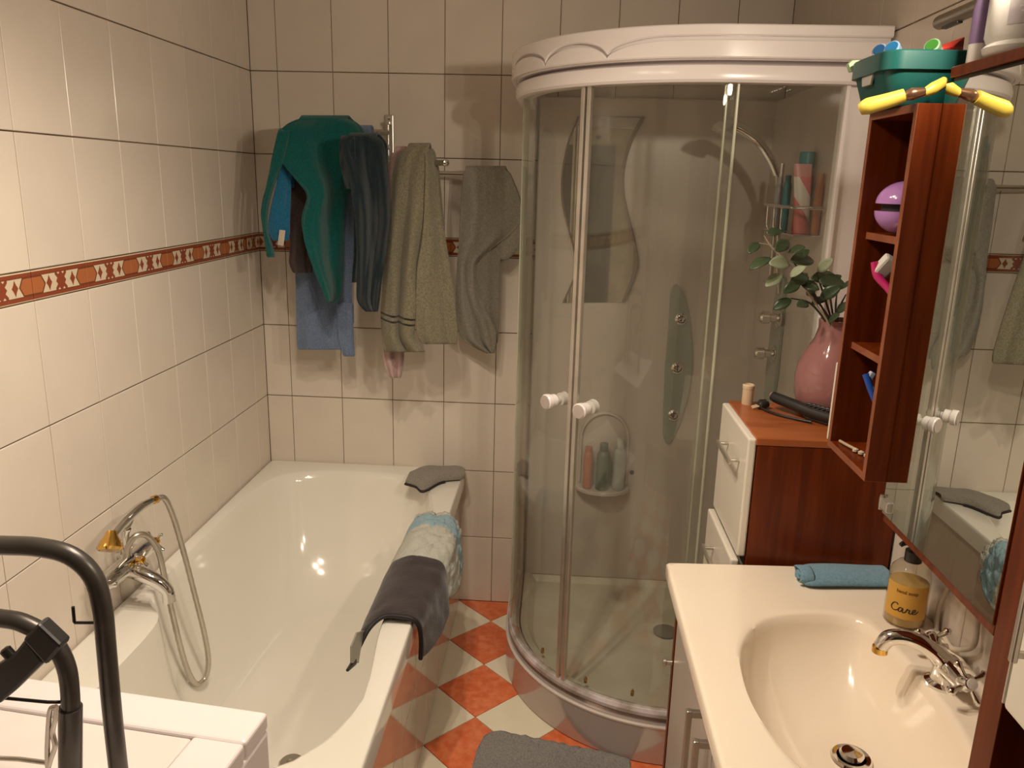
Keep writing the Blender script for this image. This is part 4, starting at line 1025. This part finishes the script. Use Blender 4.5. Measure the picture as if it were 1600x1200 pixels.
# things on the chest
lathe_m = pm('candle_wax', (.66, .50, .33), .6)
pc = at(1168, 620, 2, CT)
cn_ = empty('candle', (1.602, -1.030, CT), 'small beige pillar candle on the far corner of the chest', 'candle')
lathe('wax', [(0, 0), (.0135, 0), (.0135, .046), (.011, .048), (.0, .045)], (1.602, -1.030, CT), lathe_m, cn_, 20)
lathe('rim_band', [(.0136, .038), (.0146, .040), (.0146, .048), (.0125, .050), (.0125, .044)], (1.602, -1.030, CT), pm('candle_rim', (.75, .62, .42), .5), cn_, 20)
vb = (1.778, -1.085, CT)
vase = empty('vase', vb, 'pink glazed vase standing on the chest of drawers', 'vase')
vase_m = mat('pink_glaze', (.34, .155, .15), .10, col2=(.32, .142, .138), coat=.5)
lathe('vase_body', [(0, 0), (.058, 0), (.070, .012), (.080, .045), (.083, .085), (.078, .120), (.062, .155), (.048, .180), (.042, .205), (.043, .226), (.039, .226), (.037, .205), (.043, .180), (.0, .170)], vb, vase_m, vase, 40, ang=60)
plant = empty('eucalyptus_sprigs', (1.778, -1.085, CT + .19), 'leafy green and pale silver sprigs in the pink vase', 'plant')
stem_m = pm('stem_dark', (.06, .045, .035), .6); pale_stem = pm('stem_pale', (.42, .36, .26), .6)
lf_d = mat('leaf_dark', (.035, .060, .028), .35, col2=(.055, .085, .040), nscale=20)
lf_p = mat('leaf_pale', (.36, .40, .27), .45, col2=(.28, .33, .21), nscale=20)
def leaf_mesh(name, m):
    V, Fs = [], []
    nL = 8
    for i in range(nL + 1):
        t = i / nL; wd = .5 * math.sin(PI * min(1, t * .93 + .04)) ** .75 * (1 - .15 * t)
        for j, s in enumerate((-1, -.5, 0, .5, 1)):
            V.append((t - 0.0, s * wd * .62, .10 * math.sin(PI * t) - .10 * (1 - s * s) * wd))
    for i in range(nL):
        for j in range(4): Fs.append((i * 5 + j, i * 5 + j + 1, (i + 1) * 5 + j + 1, (i + 1) * 5 + j))
    me = bpy.data.meshes.new(name); me.from_pydata(V, [], Fs); me.materials.append(m)
    for p in me.polygons: p.use_smooth = True
    return me
LM = [leaf_mesh('leaf_dark', lf_d), leaf_mesh('leaf_pale', lf_p)]
def leaf(p, d, ln, kind, up=(0, -.4, 1), parent=plant):
    o = bpy.data.objects.new('leaf', LM[kind]); C.objects.link(o); o.parent = parent
    x = Vector(d).normalized(); z = Vector(up); z = (z - x * z.dot(x)).normalized(); y = z.cross(x)
    R = Matrix((x, y, z)).transposed().to_4x4()
    o.matrix_local = Matrix.Translation(Vector(p) - ORG[parent.name]) @ R @ Matrix.Scale(ln, 4)
    md = o.modifiers.new('thickness', 'SOLIDIFY'); md.thickness = .03
LEAVES = [  # base px -> tip px, depth at base / tip, kind
    ((1197, 365), (1221, 362), 0), ((1186, 380), (1170, 395), 0), ((1204, 404), (1174, 420), 0), ((1212, 392), (1230, 378), 0), ((1232, 412), (1204, 412), 1),
    ((1232, 394), (1256, 388), 0), ((1240, 408), (1262, 392), 0), ((1236, 408), (1268, 408), 0), ((1222, 430), (1198, 446), 1), ((1220, 438), (1200, 446), 0),
    ((1234, 432), (1258, 418), 1), ((1262, 432), (1236, 444), 0), ((1250, 440), (1226, 456), 0), ((1252, 442), (1278, 452), 0), ((1262, 428), (1240, 440), 1),
    ((1278, 424), (1300, 406), 1), ((1268, 436), (1310, 438), 0), ((1280, 440), (1318, 446), 0), ((1282, 466), (1312, 448), 0), ((1262, 474), (1246, 478), 0),
    ((1236, 468), (1210, 482), 0), ((1292, 466), (1270, 476), 0), ((1308, 488), (1326, 474), 0), ((1300, 500), (1282, 502), 1), ((1312, 492), (1296, 502), 0), ((1286, 448), (1312, 432), 0), ((1316, 450), (1334, 440), 0), ((1276, 446), (1262, 460), 0)]
random.seed(11)
for (b0, t0, kd) in LEAVES:
    yb = -1.10 + random.uniform(-.05, .04); yt = yb + random.uniform(-.03, .03)
    p = Vector(at(*b0, 1, yb)); q = Vector(at(*t0, 1, yt)); d = q - p
    up = (random.uniform(-.5, .5), random.uniform(-1.2, -.5), random.uniform(.5, 1.0))
    leaf(p, d, d.length * 1.08, kd, up)
STEMS = [[(1293, 502), (1270, 468), (1245, 430), (1222, 402), (1204, 384), (1194, 368)], [(1296, 502), (1276, 466), (1262, 440), (1240, 410)], [(1300, 502), (1290, 470), (1282, 445), (1276, 425)],
         [(1302, 502), (1298, 470), (1296, 450), (1300, 430)], [(1306, 502), (1306, 475), (1308, 455)], [(1290, 502), (1266, 474), (1236, 466)], [(1298, 502), (1284, 480), (1260, 450), (1236, 432)], [(1308, 502), (1312, 480), (1322, 460)]]
for k, s in enumerate(STEMS):
    yy = -1.10 + .012 * ((k % 4) - 1.5)
    pts = [np.array([1.777 + .006 * ((k % 3) - 1), -1.087 + .010 * ((k % 4) - 1.5), CT + .175])] + [at(x, y, 1, yy) for x, y in s]
    tube('stem', pts, [.0026] + [.0024] * (len(s) - 1) + [.0014], stem_m if k else pale_stem, plant, 6, 4)
tube('stem', [at(1204, 384, 1, -1.10), at(1195, 381, 1, -1.10), at(1186, 380, 1, -1.10)], .0012, pale_stem, plant, 6)

# curling iron with wound cable
ci_ = empty('hair_straightener', (1.70, -1.10, CT), 'black hair straightener with coiled cable lying on the chest', 'hair tool')
tube('barrel', [(1.650, -1.072, CT + .034), (1.660, -1.084, CT + .031), (1.690, -1.122, CT + .026), (1.720, -1.160, CT + .021), (1.760, -1.212, CT + .0205)], [.011, .013, .0135, .0135, .013], black_m, ci_, 14, 4)
lathe('hot_tip', [(0, 0), (.009, 0), (.007, .004), (0, .005)], (1.650, -1.072, CT + .035), pm('tip_pink', (.45, .22, .30), .2), ci_, 14, axis=(-1, 1.2, .25))
coil = []
for k in range(120):
    t = k / 119; a = t * 2 * PI * 7
    c = np.array([1.712 + .050 * t, -1.150 - .065 * t, CT + .0215]); coil.append(c + np.array([.0135 * math.cos(a), -.0105 * math.cos(a), .0172 * math.sin(a)]))
tube('coiled_cable', coil, .0038, black_m, ci_, 8)
tube('loose_cable', [(1.712, -1.185, CT + .005), (1.68, -1.160, CT + .0045), (1.645, -1.125, CT + .0045), (1.625, -1.075, CT + .0045), (1.628, -1.045, CT + .012), (1.645, -1.035, CT + .012)], .0032, black_m, ci_, 8, 8)
pl = lathe('plug', [(0, 0), (.008, .0), (.011, .010), (.012, .022), (.008, .026), (0, .026)], (1.642, -1.068, CT + .012), black_m, ci_, 14, axis=(-1, -.35, -.12))
for dy in (-.005, .006):
    tube('plug_pin', [(1.618, -1.077 + dy, CT + .009), (1.602, -1.083 + dy, CT + .006)], .0022, pm('pin_cream', (.80, .66, .45), .3), pl, 8)
# white board leaning behind the mirror cabinet
tag(raw('white_board', *boxg(1.711, 1.80, -1.300, -1.293, CT + .001, 1.337), cab_white_m, None, bevel=.0025), 'narrow white board standing upright between vase and mirror cabinet', 'board')

# ------------------------------------------------------------------ mirror cabinet with open shelf column
mcab = empty('mirror_cabinet', (1.77, -1.75, 1.15), 'red-brown wall cabinet with mirror door and open side shelves', 'mirror cabinet')
x0, x1 = 1.650, 1.872; ya, yb = -1.672, -1.480; zb, zt = 1.215, 1.814
def wpanel(name, a, b, c, d, e, f, parent=mcab, m=wood_m): return box(name, a, b, c, d, e, f, m, parent, .0008, 1)
wpanel('side_panel', x0, x1, yb - .012, yb, zb, zt)
wpanel('side_panel', x0, x1, ya, ya + .012, zb, zt)
wpanel('top_panel', x0, x1, ya + .012, yb - .012, zt - .012, zt)
wpanel('bottom_panel', x0, x1, ya + .012, yb - .012, zb, zb + .012)
wpanel('back_panel', x1 - .006, x1, ya + .012, yb - .012, zb + .012, zt - .012)
for yy0, yy1 in ((yb - .012, yb), (ya, ya + .012)): box('edge_strip', x0 - .0012, x0 - .0001, yy0, yy1, zb, zt, edge_m, mcab, .0003, 1)
for zz0 in (zb, zt - .012): box('edge_strip', x0 - .0012, x0 - .0001, ya + .0121, yb - .0121, zz0, zz0 + .012, edge_m, mcab, .0003, 1)
for z in (1.615, 1.418):
    s = wpanel('shelf', x0 + .016, x1 - .006, ya + .012, yb - .012, z - .012, z)
    box('edge_strip', x0 + .0148, x0 + .0159, ya + .0121, yb - .0121, z - .012, z, edge_m, s, .0003, 1)
# mirror part
my0, my1 = -2.028, -1.673
MX = 1.684
wpanel('cabinet_body', MX + .030, x1, my0, my1 - .001, 1.150, 1.850)
wpanel('bottom_rail', MX + .004, MX + .030, my0, my1 - .001, 1.148, 1.163)
wpanel('top_rail', MX + .004, MX + .030, my0, my1 - .001, 1.849, 1.864)
wpanel('top_board', MX + .030, x1, my0, my1 - .001, 1.850, 1.864, m=woodtop_m)
box('gap_strip', MX + .010, MX + .030, my0, my1 - .002, 1.840, 1.849, dark_m, mcab, .0003)
a_m = .004
g = boxg(MX, MX + .005, my0 + .002, my1 - .002, 1.163, 1.841)
gm_ = rotz(g, a_m, (MX, my1 - .002))
md_ = raw('mirror_door', *gm_, mirror_m, mcab)
hp = (MX - .002, my1 - .004, 1.186)
raw('hinge', *boxg(MX - .006, MX + .010, my1 - .030, my1 + .004, 1.172, 1.190), alu_m, md_, bevel=.002)
lathe('hinge_pin', [(0, -.013), (.003, -.013), (.003, .013), (0, .013)], (MX - .004, my1 - .002, 1.181), steel_m, md_, 10)

# things in the open shelves
eg = empty('hair_brush', (1.690, -1.578, 1.616), 'lilac egg-shaped hairbrush on the top open shelf', 'hairbrush')
pur = mat('lilac_plastic', (.42, .20, .50), .18, col2=(.40, .19, .48), coat=.3)
ec = (1.690, -1.578, 1.660)
def halfell(sgn):
    pr = []
    for k in range(13):
        t = PI / 2 * k / 12; pr.append((.046 * math.cos(t), sgn * (.006 + .037 * math.sin(t))))
    return [(0, pr[0][1])] + pr
for sg_ in (1, -1): lathe('shell_half', halfell(sg_), ec, pur, eg, 28)
lathe('bristle_core', [(0, -.0062), (.036, -.0062), (.036, .0062), (0, .0062)], ec, dark_m, eg, 24)
b1 = empty('hair_brush', (1.672, -1.565, 1.419), 'pink hairbrush with white bristles on the middle open shelf', 'brush')
hd1 = Vector((1.676, -1.560, 1.560))
tube('brush_handle', [(1.705, -1.635, 1.425), (1.700, -1.615, 1.48), (1.685, -1.585, 1.52), (1.668, -1.562, 1.545), (1.662, -1.553, 1.568)], [.005, .006, .006, .0075, .006], pm('magenta_plastic', (.50, .02, .14), .25), b1, 10, 5)
raw('bristles', *xf(boxg(-.014, .012, -.012, .012, -.018, .018), Matrix.Translation((1.680, -1.560, 1.562)) @ Matrix.Rotation(.5, 4, 'Y') @ Matrix.Rotation(.4, 4, 'X')), pm('bristle_white', (.62, .58, .52), .7), b1, bevel=.005)
jar = empty('dark_bottle', (1.715, -1.628, 1.419), 'slim dark bottle at back of the middle open shelf', 'bottle')
lathe('bottle_body', [(0, 0), (.014, 0), (.014, .05), (.009, .062), (0, .062)], (1.715, -1.628, 1.419), pm('bottle_dark', (.03, .03, .03), .25), jar, 16)
lathe('cap', [(0, .062), (.009, .062), (.009, .085), (0, .086)], (1.715, -1.628, 1.419), black_m, jar, 14)
cup = empty('toothbrush_cup', (1.712, -1.615, zb + .012), 'grey translucent toothbrush cup in the lowest open shelf', 'cup')
lathe('cup_wall', [(0, 0), (.022, 0), (.025, .085), (.0235, .085), (.021, .003), (0, .003)], (1.712, -1.615, zb + .012), mat('cup_grey', (.20, .15, .13), .2), cup, 22)
tbx = empty('toothbrush', (1.705, -1.610, zb + .02), 'blue toothbrush with white bristles in the lowest open shelf', 'toothbrush')
tube('handle', [(1.716, -1.630, zb + .018), (1.702, -1.605, zb + .075), (1.682, -1.575, zb + .125), (1.672, -1.558, zb + .158)], [.005, .0055, .0055, .0065], pm('blue_plastic', (.02, .07, .34), .25), tbx, 10, 5)
for k in range(2):
    raw('bristles', *xf(boxg(-.004, .006, -.005, .005, -.009, .009), Matrix.Translation((1.681 + .010 * k - .003, -1.560 - .010 * k, zb + .155 - .022 * k)) @ Matrix.Rotation(.5, 4, 'Y')), pm('bristle_pale', (.50, .56, .66), .7), tbx, bevel=.002)
hc = empty('hair_clip', (1.680, -1.55, zb + .012), 'small beige hair clip on the bottom of the open shelf', 'hair clip')
tube('clip_bar', [(1.664, -1.500, zb + .015), (1.668, -1.525, zb + .016), (1.675, -1.55, zb + .016)], .003, pm('clip_beige', (.48, .36, .26), .3), hc, 8)
for k in range(3): lathe('clip_bead', [(0, 0), (.0055, .002), (.0055, .006), (0, .009)], (1.673 + .005 * k, -1.556 - .014 * k, zb + .0125), pm('clip_bead', (.62, .50, .38), .3), hc, 10)

# ------------------------------------------------------------------ things on top of the cabinet
bk = empty('storage_basket', (1.69, -1.545, zt), 'teal plastic basket on top of the open shelf column', 'basket')
bask_m = mat('teal_plastic', (.007, .070, .064), .32, col2=(.006, .062, .056))
def rrect(cx, cy, hx, hy, r, z, n=5): return [(x, y, z) for x, y in rect_poly(cx - hx, cx + hx, cy - hy, cy + hy, r, n)]
bcx, bcy = 1.708, -1.545
BK0, BK1 = zt + .001, 1.892
rg = [rrect(bcx + .006, bcy, .080, .066, .022, BK0), rrect(bcx + .006, bcy, .084, .070, .024, BK0 + .004), rrect(bcx, bcy, .092, .079, .026, BK1 - .026), rrect(bcx, bcy, .092, .079, .026, BK1 - .004), rrect(bcx, bcy, .090, .077, .026, BK1), rrect(bcx, bcy, .088, .075, .024, BK1 - .004), rrect(bcx + .006, bcy, .080, .066, .022, BK0 + .006)]
raw('basket_wall', *ringsg(rg, True, True), bask_m, bk, True, smooth_angle=40)
rg = [rrect(bcx, bcy, .0935, .0805, .027, BK1 - .026), rrect(bcx, bcy, .0985, .0855, .030, BK1 - .025), rrect(bcx, bcy, .0985, .0855, .030, BK1 + .001), rrect(bcx, bcy, .0965, .0835, .029, BK1 + .003), rrect(bcx, bcy, .0905, .0775, .026, BK1 + .003), rrect(bcx, bcy, .0905, .0775, .026, BK1 - .026)]
raw('basket_rim', *ringsg(rg + [rg[0]]), bask_m, bk, True, smooth_angle=40)
hl_ = [(bcx - .0935, bcy + y, BK1 - .033 + z) for y, z in ((-.024, .008), (-.018, -.008), (.018, -.008), (.024, .008))]
raw('grip_slot', [(p[0] - .0012, p[1], p[2]) for p in hl_] + [(p[0] + .003, p[1], p[2]) for p in hl_], [(0, 1, 2, 3), (7, 6, 5, 4), (0, 4, 5, 1), (1, 5, 6, 2), (2, 6, 7, 3), (3, 7, 4, 0)], pm('slot_pale', (.42, .40, .36), .5), bk, bevel=.001)
wh_tube = pm('tube_white', (.62, .60, .55), .35)
def capped_tube(c, ax, ln, r, capc, label, pale=None):
    t = empty('cream_tube', c, label, 'tube', 'tubes in the teal basket')
    lathe('tube_body', [(0, -ln), (r * .8, -ln), (r, -ln * .5), (r, 0), (0, 0)], c, wh_tube, t, 18, axis=ax)
    lathe('cap', [(0, 0), (r * 1.08, 0), (r * 1.08, .010), (r * .95, .011), (0, .011)], c, pm('tube_rim_' + label[:6], tuple(min(1, .16 + x) for x in capc), .3), t, 20, axis=ax)
    lathe('cap_face', [(0, .0112), (r * .86, .0112), (r * .82, .0122), (0, .0122)], c, pm('tube_face_' + label[:6], capc, .3), t, 20, axis=ax)
AXT = (-.62, -.62, .45)
q1 = at(1377, 84, 1, -1.56); q2 = at(1397, 80, 1, -1.575); q3 = at(1459, 77, 1, -1.60)
capped_tube(tuple(q1), AXT, .05, .0105, (.004, .040, .11), 'navy capped white tube, leftmost in the teal basket')
capped_tube(tuple(q2), AXT, .05, .0110, (.006, .085, .20), 'bright blue capped white tube in the teal basket')
capped_tube(tuple(q3), AXT, .05, .0110, (.03, .14, .02), 'green capped white tube in the teal basket')
rp = []
for (x, y) in ((1440, 92), (1458, 78), (1478, 68), (1500, 60), (1503, 74), (1496, 90), (1470, 96)): rp.append((x, y))
rv = [at(x, y, 1, -1.575) for x, y in rp]; n = len(rv)
fv = [(p[0], p[1] - .006 - .010 * (k % 2), p[2]) for k, p in enumerate(rv)]; bv_ = [(p[0], p[1] + .018, p[2]) for p in rv]
cfr = np.mean(fv, 0) + np.array([0, -.012, .003]); cbk = np.mean(bv_, 0)
V = fv + bv_ + [tuple(cfr), tuple(cbk)]
Fs = [(k, (k + 1) % n, 2 * n) for k in range(n)] + [((k + 1) % n + n, k + n, 2 * n + 1) for k in range(n)] + [(k, k + n, (k + 1) % n + n, (k + 1) % n) for k in range(n)]
tag(raw('foil_packet', V, Fs, mat('red_foil', (.52, .04, .025), .3, col2=(.40, .02, .02), nscale=30), None, bevel=.001), 'crumpled red packet sticking out of the teal basket', 'packet')
gp = [at(x, y, 1, -1.47) for x, y in ((1326, 100), (1332, 94), (1356, 94), (1362, 108), (1330, 112))]; n = len(gp)
tag(raw('paper_packet', [tuple(p) for p in gp] + [(p[0], p[1] + .014, p[2]) for p in gp], [tuple(range(n)), tuple(range(2 * n - 1, n - 1, -1))] + [(k, (k + 1) % n, n + (k + 1) % n, n + k) for k in range(n)], mat('pale_green_print', (.42, .55, .34), .5, col2=(.16, .40, .10), nscale=60), None, bevel=.001), 'pale green printed packet at left end of teal basket', 'packet')

pln = empty('pliers', (1.66, -1.655, zt), 'yellow-handled pliers lying on the shelf column before the basket', 'pliers')
yel = mat('yellow_grip', (.60, .46, .07), .4, col2=(.56, .42, .06))
h1 = [at(1344, 171, 1, -1.645), at(1356, 166, 1, -1.650), at(1385, 158, 1, -1.655), at(1413, 149, 1, -1.660)]
tube('handle_grip', h1, [.009, .0125, .0115, .0100], yel, pln, 12, 5)
h2 = [at(1443, 145, 1, -1.664), at(1458, 138, 1, -1.661), at(1476, 128, 1, -1.655)]
tube('handle_grip', h2, [.006, .009, .008], yel, pln, 12, 4)
tube('pivot_jaw', [at(1412, 150, 1, -1.660), at(1425, 147, 1, -1.663), at(1445, 143, 1, -1.664)], [.006, .0095, .006], mat('worn_brass', (.30, .16, .09), .25, metal=.8), pln, 10, 3)

bt1 = empty('lotion_bottle', (1.7155, -1.6895, 1.864), 'slim purple and white bottle on the mirror cabinet', 'bottle')
pc_ = at(1516, 93, 2, 1.864)
pb = (1.7155, -1.6895, 1.865)
lathe('bottle_body', [(0, 0), (.0140, 0), (.0145, .003), (.0145, .028), (.0, .028)], pb, pm('bottle_white', (.66, .62, .58), .3), bt1, 20)
lathe('label_band', [(0, .028), (.0147, .028), (.0147, .075), (.012, .088), (0, .09)], pb, pm('purple_label', (.20, .13, .26), .35), bt1, 20)
wj = empty('bottle', (1.740, -1.764, 1.864), 'large white bottle with grey-lilac label on the mirror cabinet', 'bottle')
wbp = (1.740, -1.764, 1.865)
lathe('bottle_body', [(0, 0), (.043, 0), (.049, .005), (.051, .012), (.046, .018), (.050, .026), (.050, .105), (.042, .125), (.02, .135), (.02, .16), (0, .16)], wbp, pm('tub_white', (.72, .70, .66), .25), wj, 32)
tc2 = math.atan2(CAM[1] - wbp[1], CAM[0] - wbp[0])
P = [[(wbp[0] + .0505 * math.cos(tc2 + a), wbp[1] + .0505 * math.sin(tc2 + a), 1.865 + z) for a in np.linspace(-.50, 1.3, 16)] for z in (.036, .06, .085, .104)]
wl = raw('label', *gridg(P), mat('lilac_label', (.36, .31, .34), .4, col2=(.46, .42, .44), nscale=40), wj, True)
for zz, a0, a1 in ((.072, -.2, .9), (.064, -.15, .95), (.056, -.25, 1.0), (.050, -.2, .8)):
    P = [[(wbp[0] + .0508 * math.cos(tc2 + a), wbp[1] + .0508 * math.sin(tc2 + a), 1.865 + zz + d) for a in np.linspace(a0, a1, 10)] for d in (0, .002)]
    raw('print_line', *gridg(P), pm('print_grey', (.62, .58, .58) if zz != .064 else (.62, .58, .58), .5), wl)

# lamp bar above the mirror (its spots light the room)
lb_ = empty('mirror_lamp_bar', (1.80, -1.85, 1.95), 'grey metal spotlight bar on the right wall above the mirror', 'lamp')
lamp_m = mat('lamp_metal', (.26, .22, .17), .35, metal=.5, col2=(.30, .26, .20))
tube('bar', [(1.800, -1.335, 1.985), (1.800, -1.345, 1.985), (1.800, -1.8, 1.985), (1.800, -2.30, 1.985)], [.009, .0125, .0125, .0125], lamp_m, lb_, 16)
box('cable_slot', 1.795, 1.805, -1.425, -1.365, 1.970, 1.976, black_m, lb_, .001)
box('wall_mount', 1.802, 1.879, -2.0, -1.9, 1.965, 2.005, lamp_m, lb_, .003)
glow = mat('bulb_glow', (1, .9, .75), .4, emit=(1.0, .78, .52), estr=18.0)
for b, a in zip(BAR_BULBS, BAR_AIM):
    ax = Vector(a).normalized()
    c = Vector(b)
    tube('spot_arm', [(1.80, b[1], 1.985), (1.775, b[1], 2.02), (b[0] + .012, b[1] - .005, b[2])], .006, lamp_m, lb_, 8)
    s = lathe('spot_head', [(0, -.01), (.012, -.01), (.024, .012), (.028, .045), (.026, .045), (.022, .014), (0, .006)], c, lamp_m, lb_, 20, axis=tuple(ax))
    lathe('bulb', [(0, .012), (.018, .014), (.022, .030), (.016, .036), (0, .038)], c, glow, s, 16, axis=tuple(ax))
cl_ = empty('ceiling_lamp', (.82, -1.74, ZC), 'ceiling spotlight plate with three bulbs', 'lamp')
lathe('ceiling_plate', [(0, 0), (.12, 0), (.12, -.02), (.10, -.03), (0, -.03)], (.82, -1.74, ZC), lamp_m, cl_, 28)
for b in CEIL_BULBS:
    tube('lamp_arm', [(.82 + (b[0] - .82) * .5, -1.74 + (b[1] + 1.74) * .5, ZC - .025), (b[0], b[1], b[2] + .05), (b[0], b[1], b[2] + .03)], .008, lamp_m, cl_, 8)
    s = lathe('spot_head', [(0, .035), (.014, .035), (.026, .01), (.032, -.025), (.030, -.025), (.024, .008), (0, .02)], b, lamp_m, cl_, 20)
    lathe('bulb', [(0, .008), (.02, .006), (.024, -.012), (.016, -.02), (0, -.022)], b, glow, s, 16)

# ------------------------------------------------------------------ tall side cabinet at the right edge
tall = empty('side_cabinet', (1.78, -2.2, CZ), 'tall red-brown cabinet with white door right of the mirror', 'cabinet')
box('side_panel', 1.688, 1.872, -2.072, -2.029, CZ + .001, 1.95, wood_m, tall, .001)
box('side_panel', 1.688, 1.872, -2.44, -2.41, CZ + .001, 1.95, wood_m, tall, .001)
box('back_panel', 1.862, 1.872, -2.41, -2.066, CZ + .001, 1.95, dark_m, tall, .001)
box('top_panel', 1.688, 1.862, -2.41, -2.066, 1.93, 1.95, wood_m, tall, .001)
box('bottom_panel', 1.688, 1.862, -2.41, -2.066, CZ + .001, CZ + .018, wood_m, tall, .001)
sd = box('door', 1.668, 1.688, -2.43, -2.104, 1.100, 1.93, cab_white_m, tall, .006, 3)
box('door_edge', 1.6675, 1.6885, -2.1045, -2.1015, 1.105, 1.925, cab_grey_m, sd, .001)
box('handle', 1.645, 1.653, -2.140, -2.132, 1.18, 1.33, steel_m, sd, .002)
for z in (1.19, 1.32): box('handle_post', 1.651, 1.669, -2.139, -2.133, z - .004, z + .004, steel_m, sd, .001)
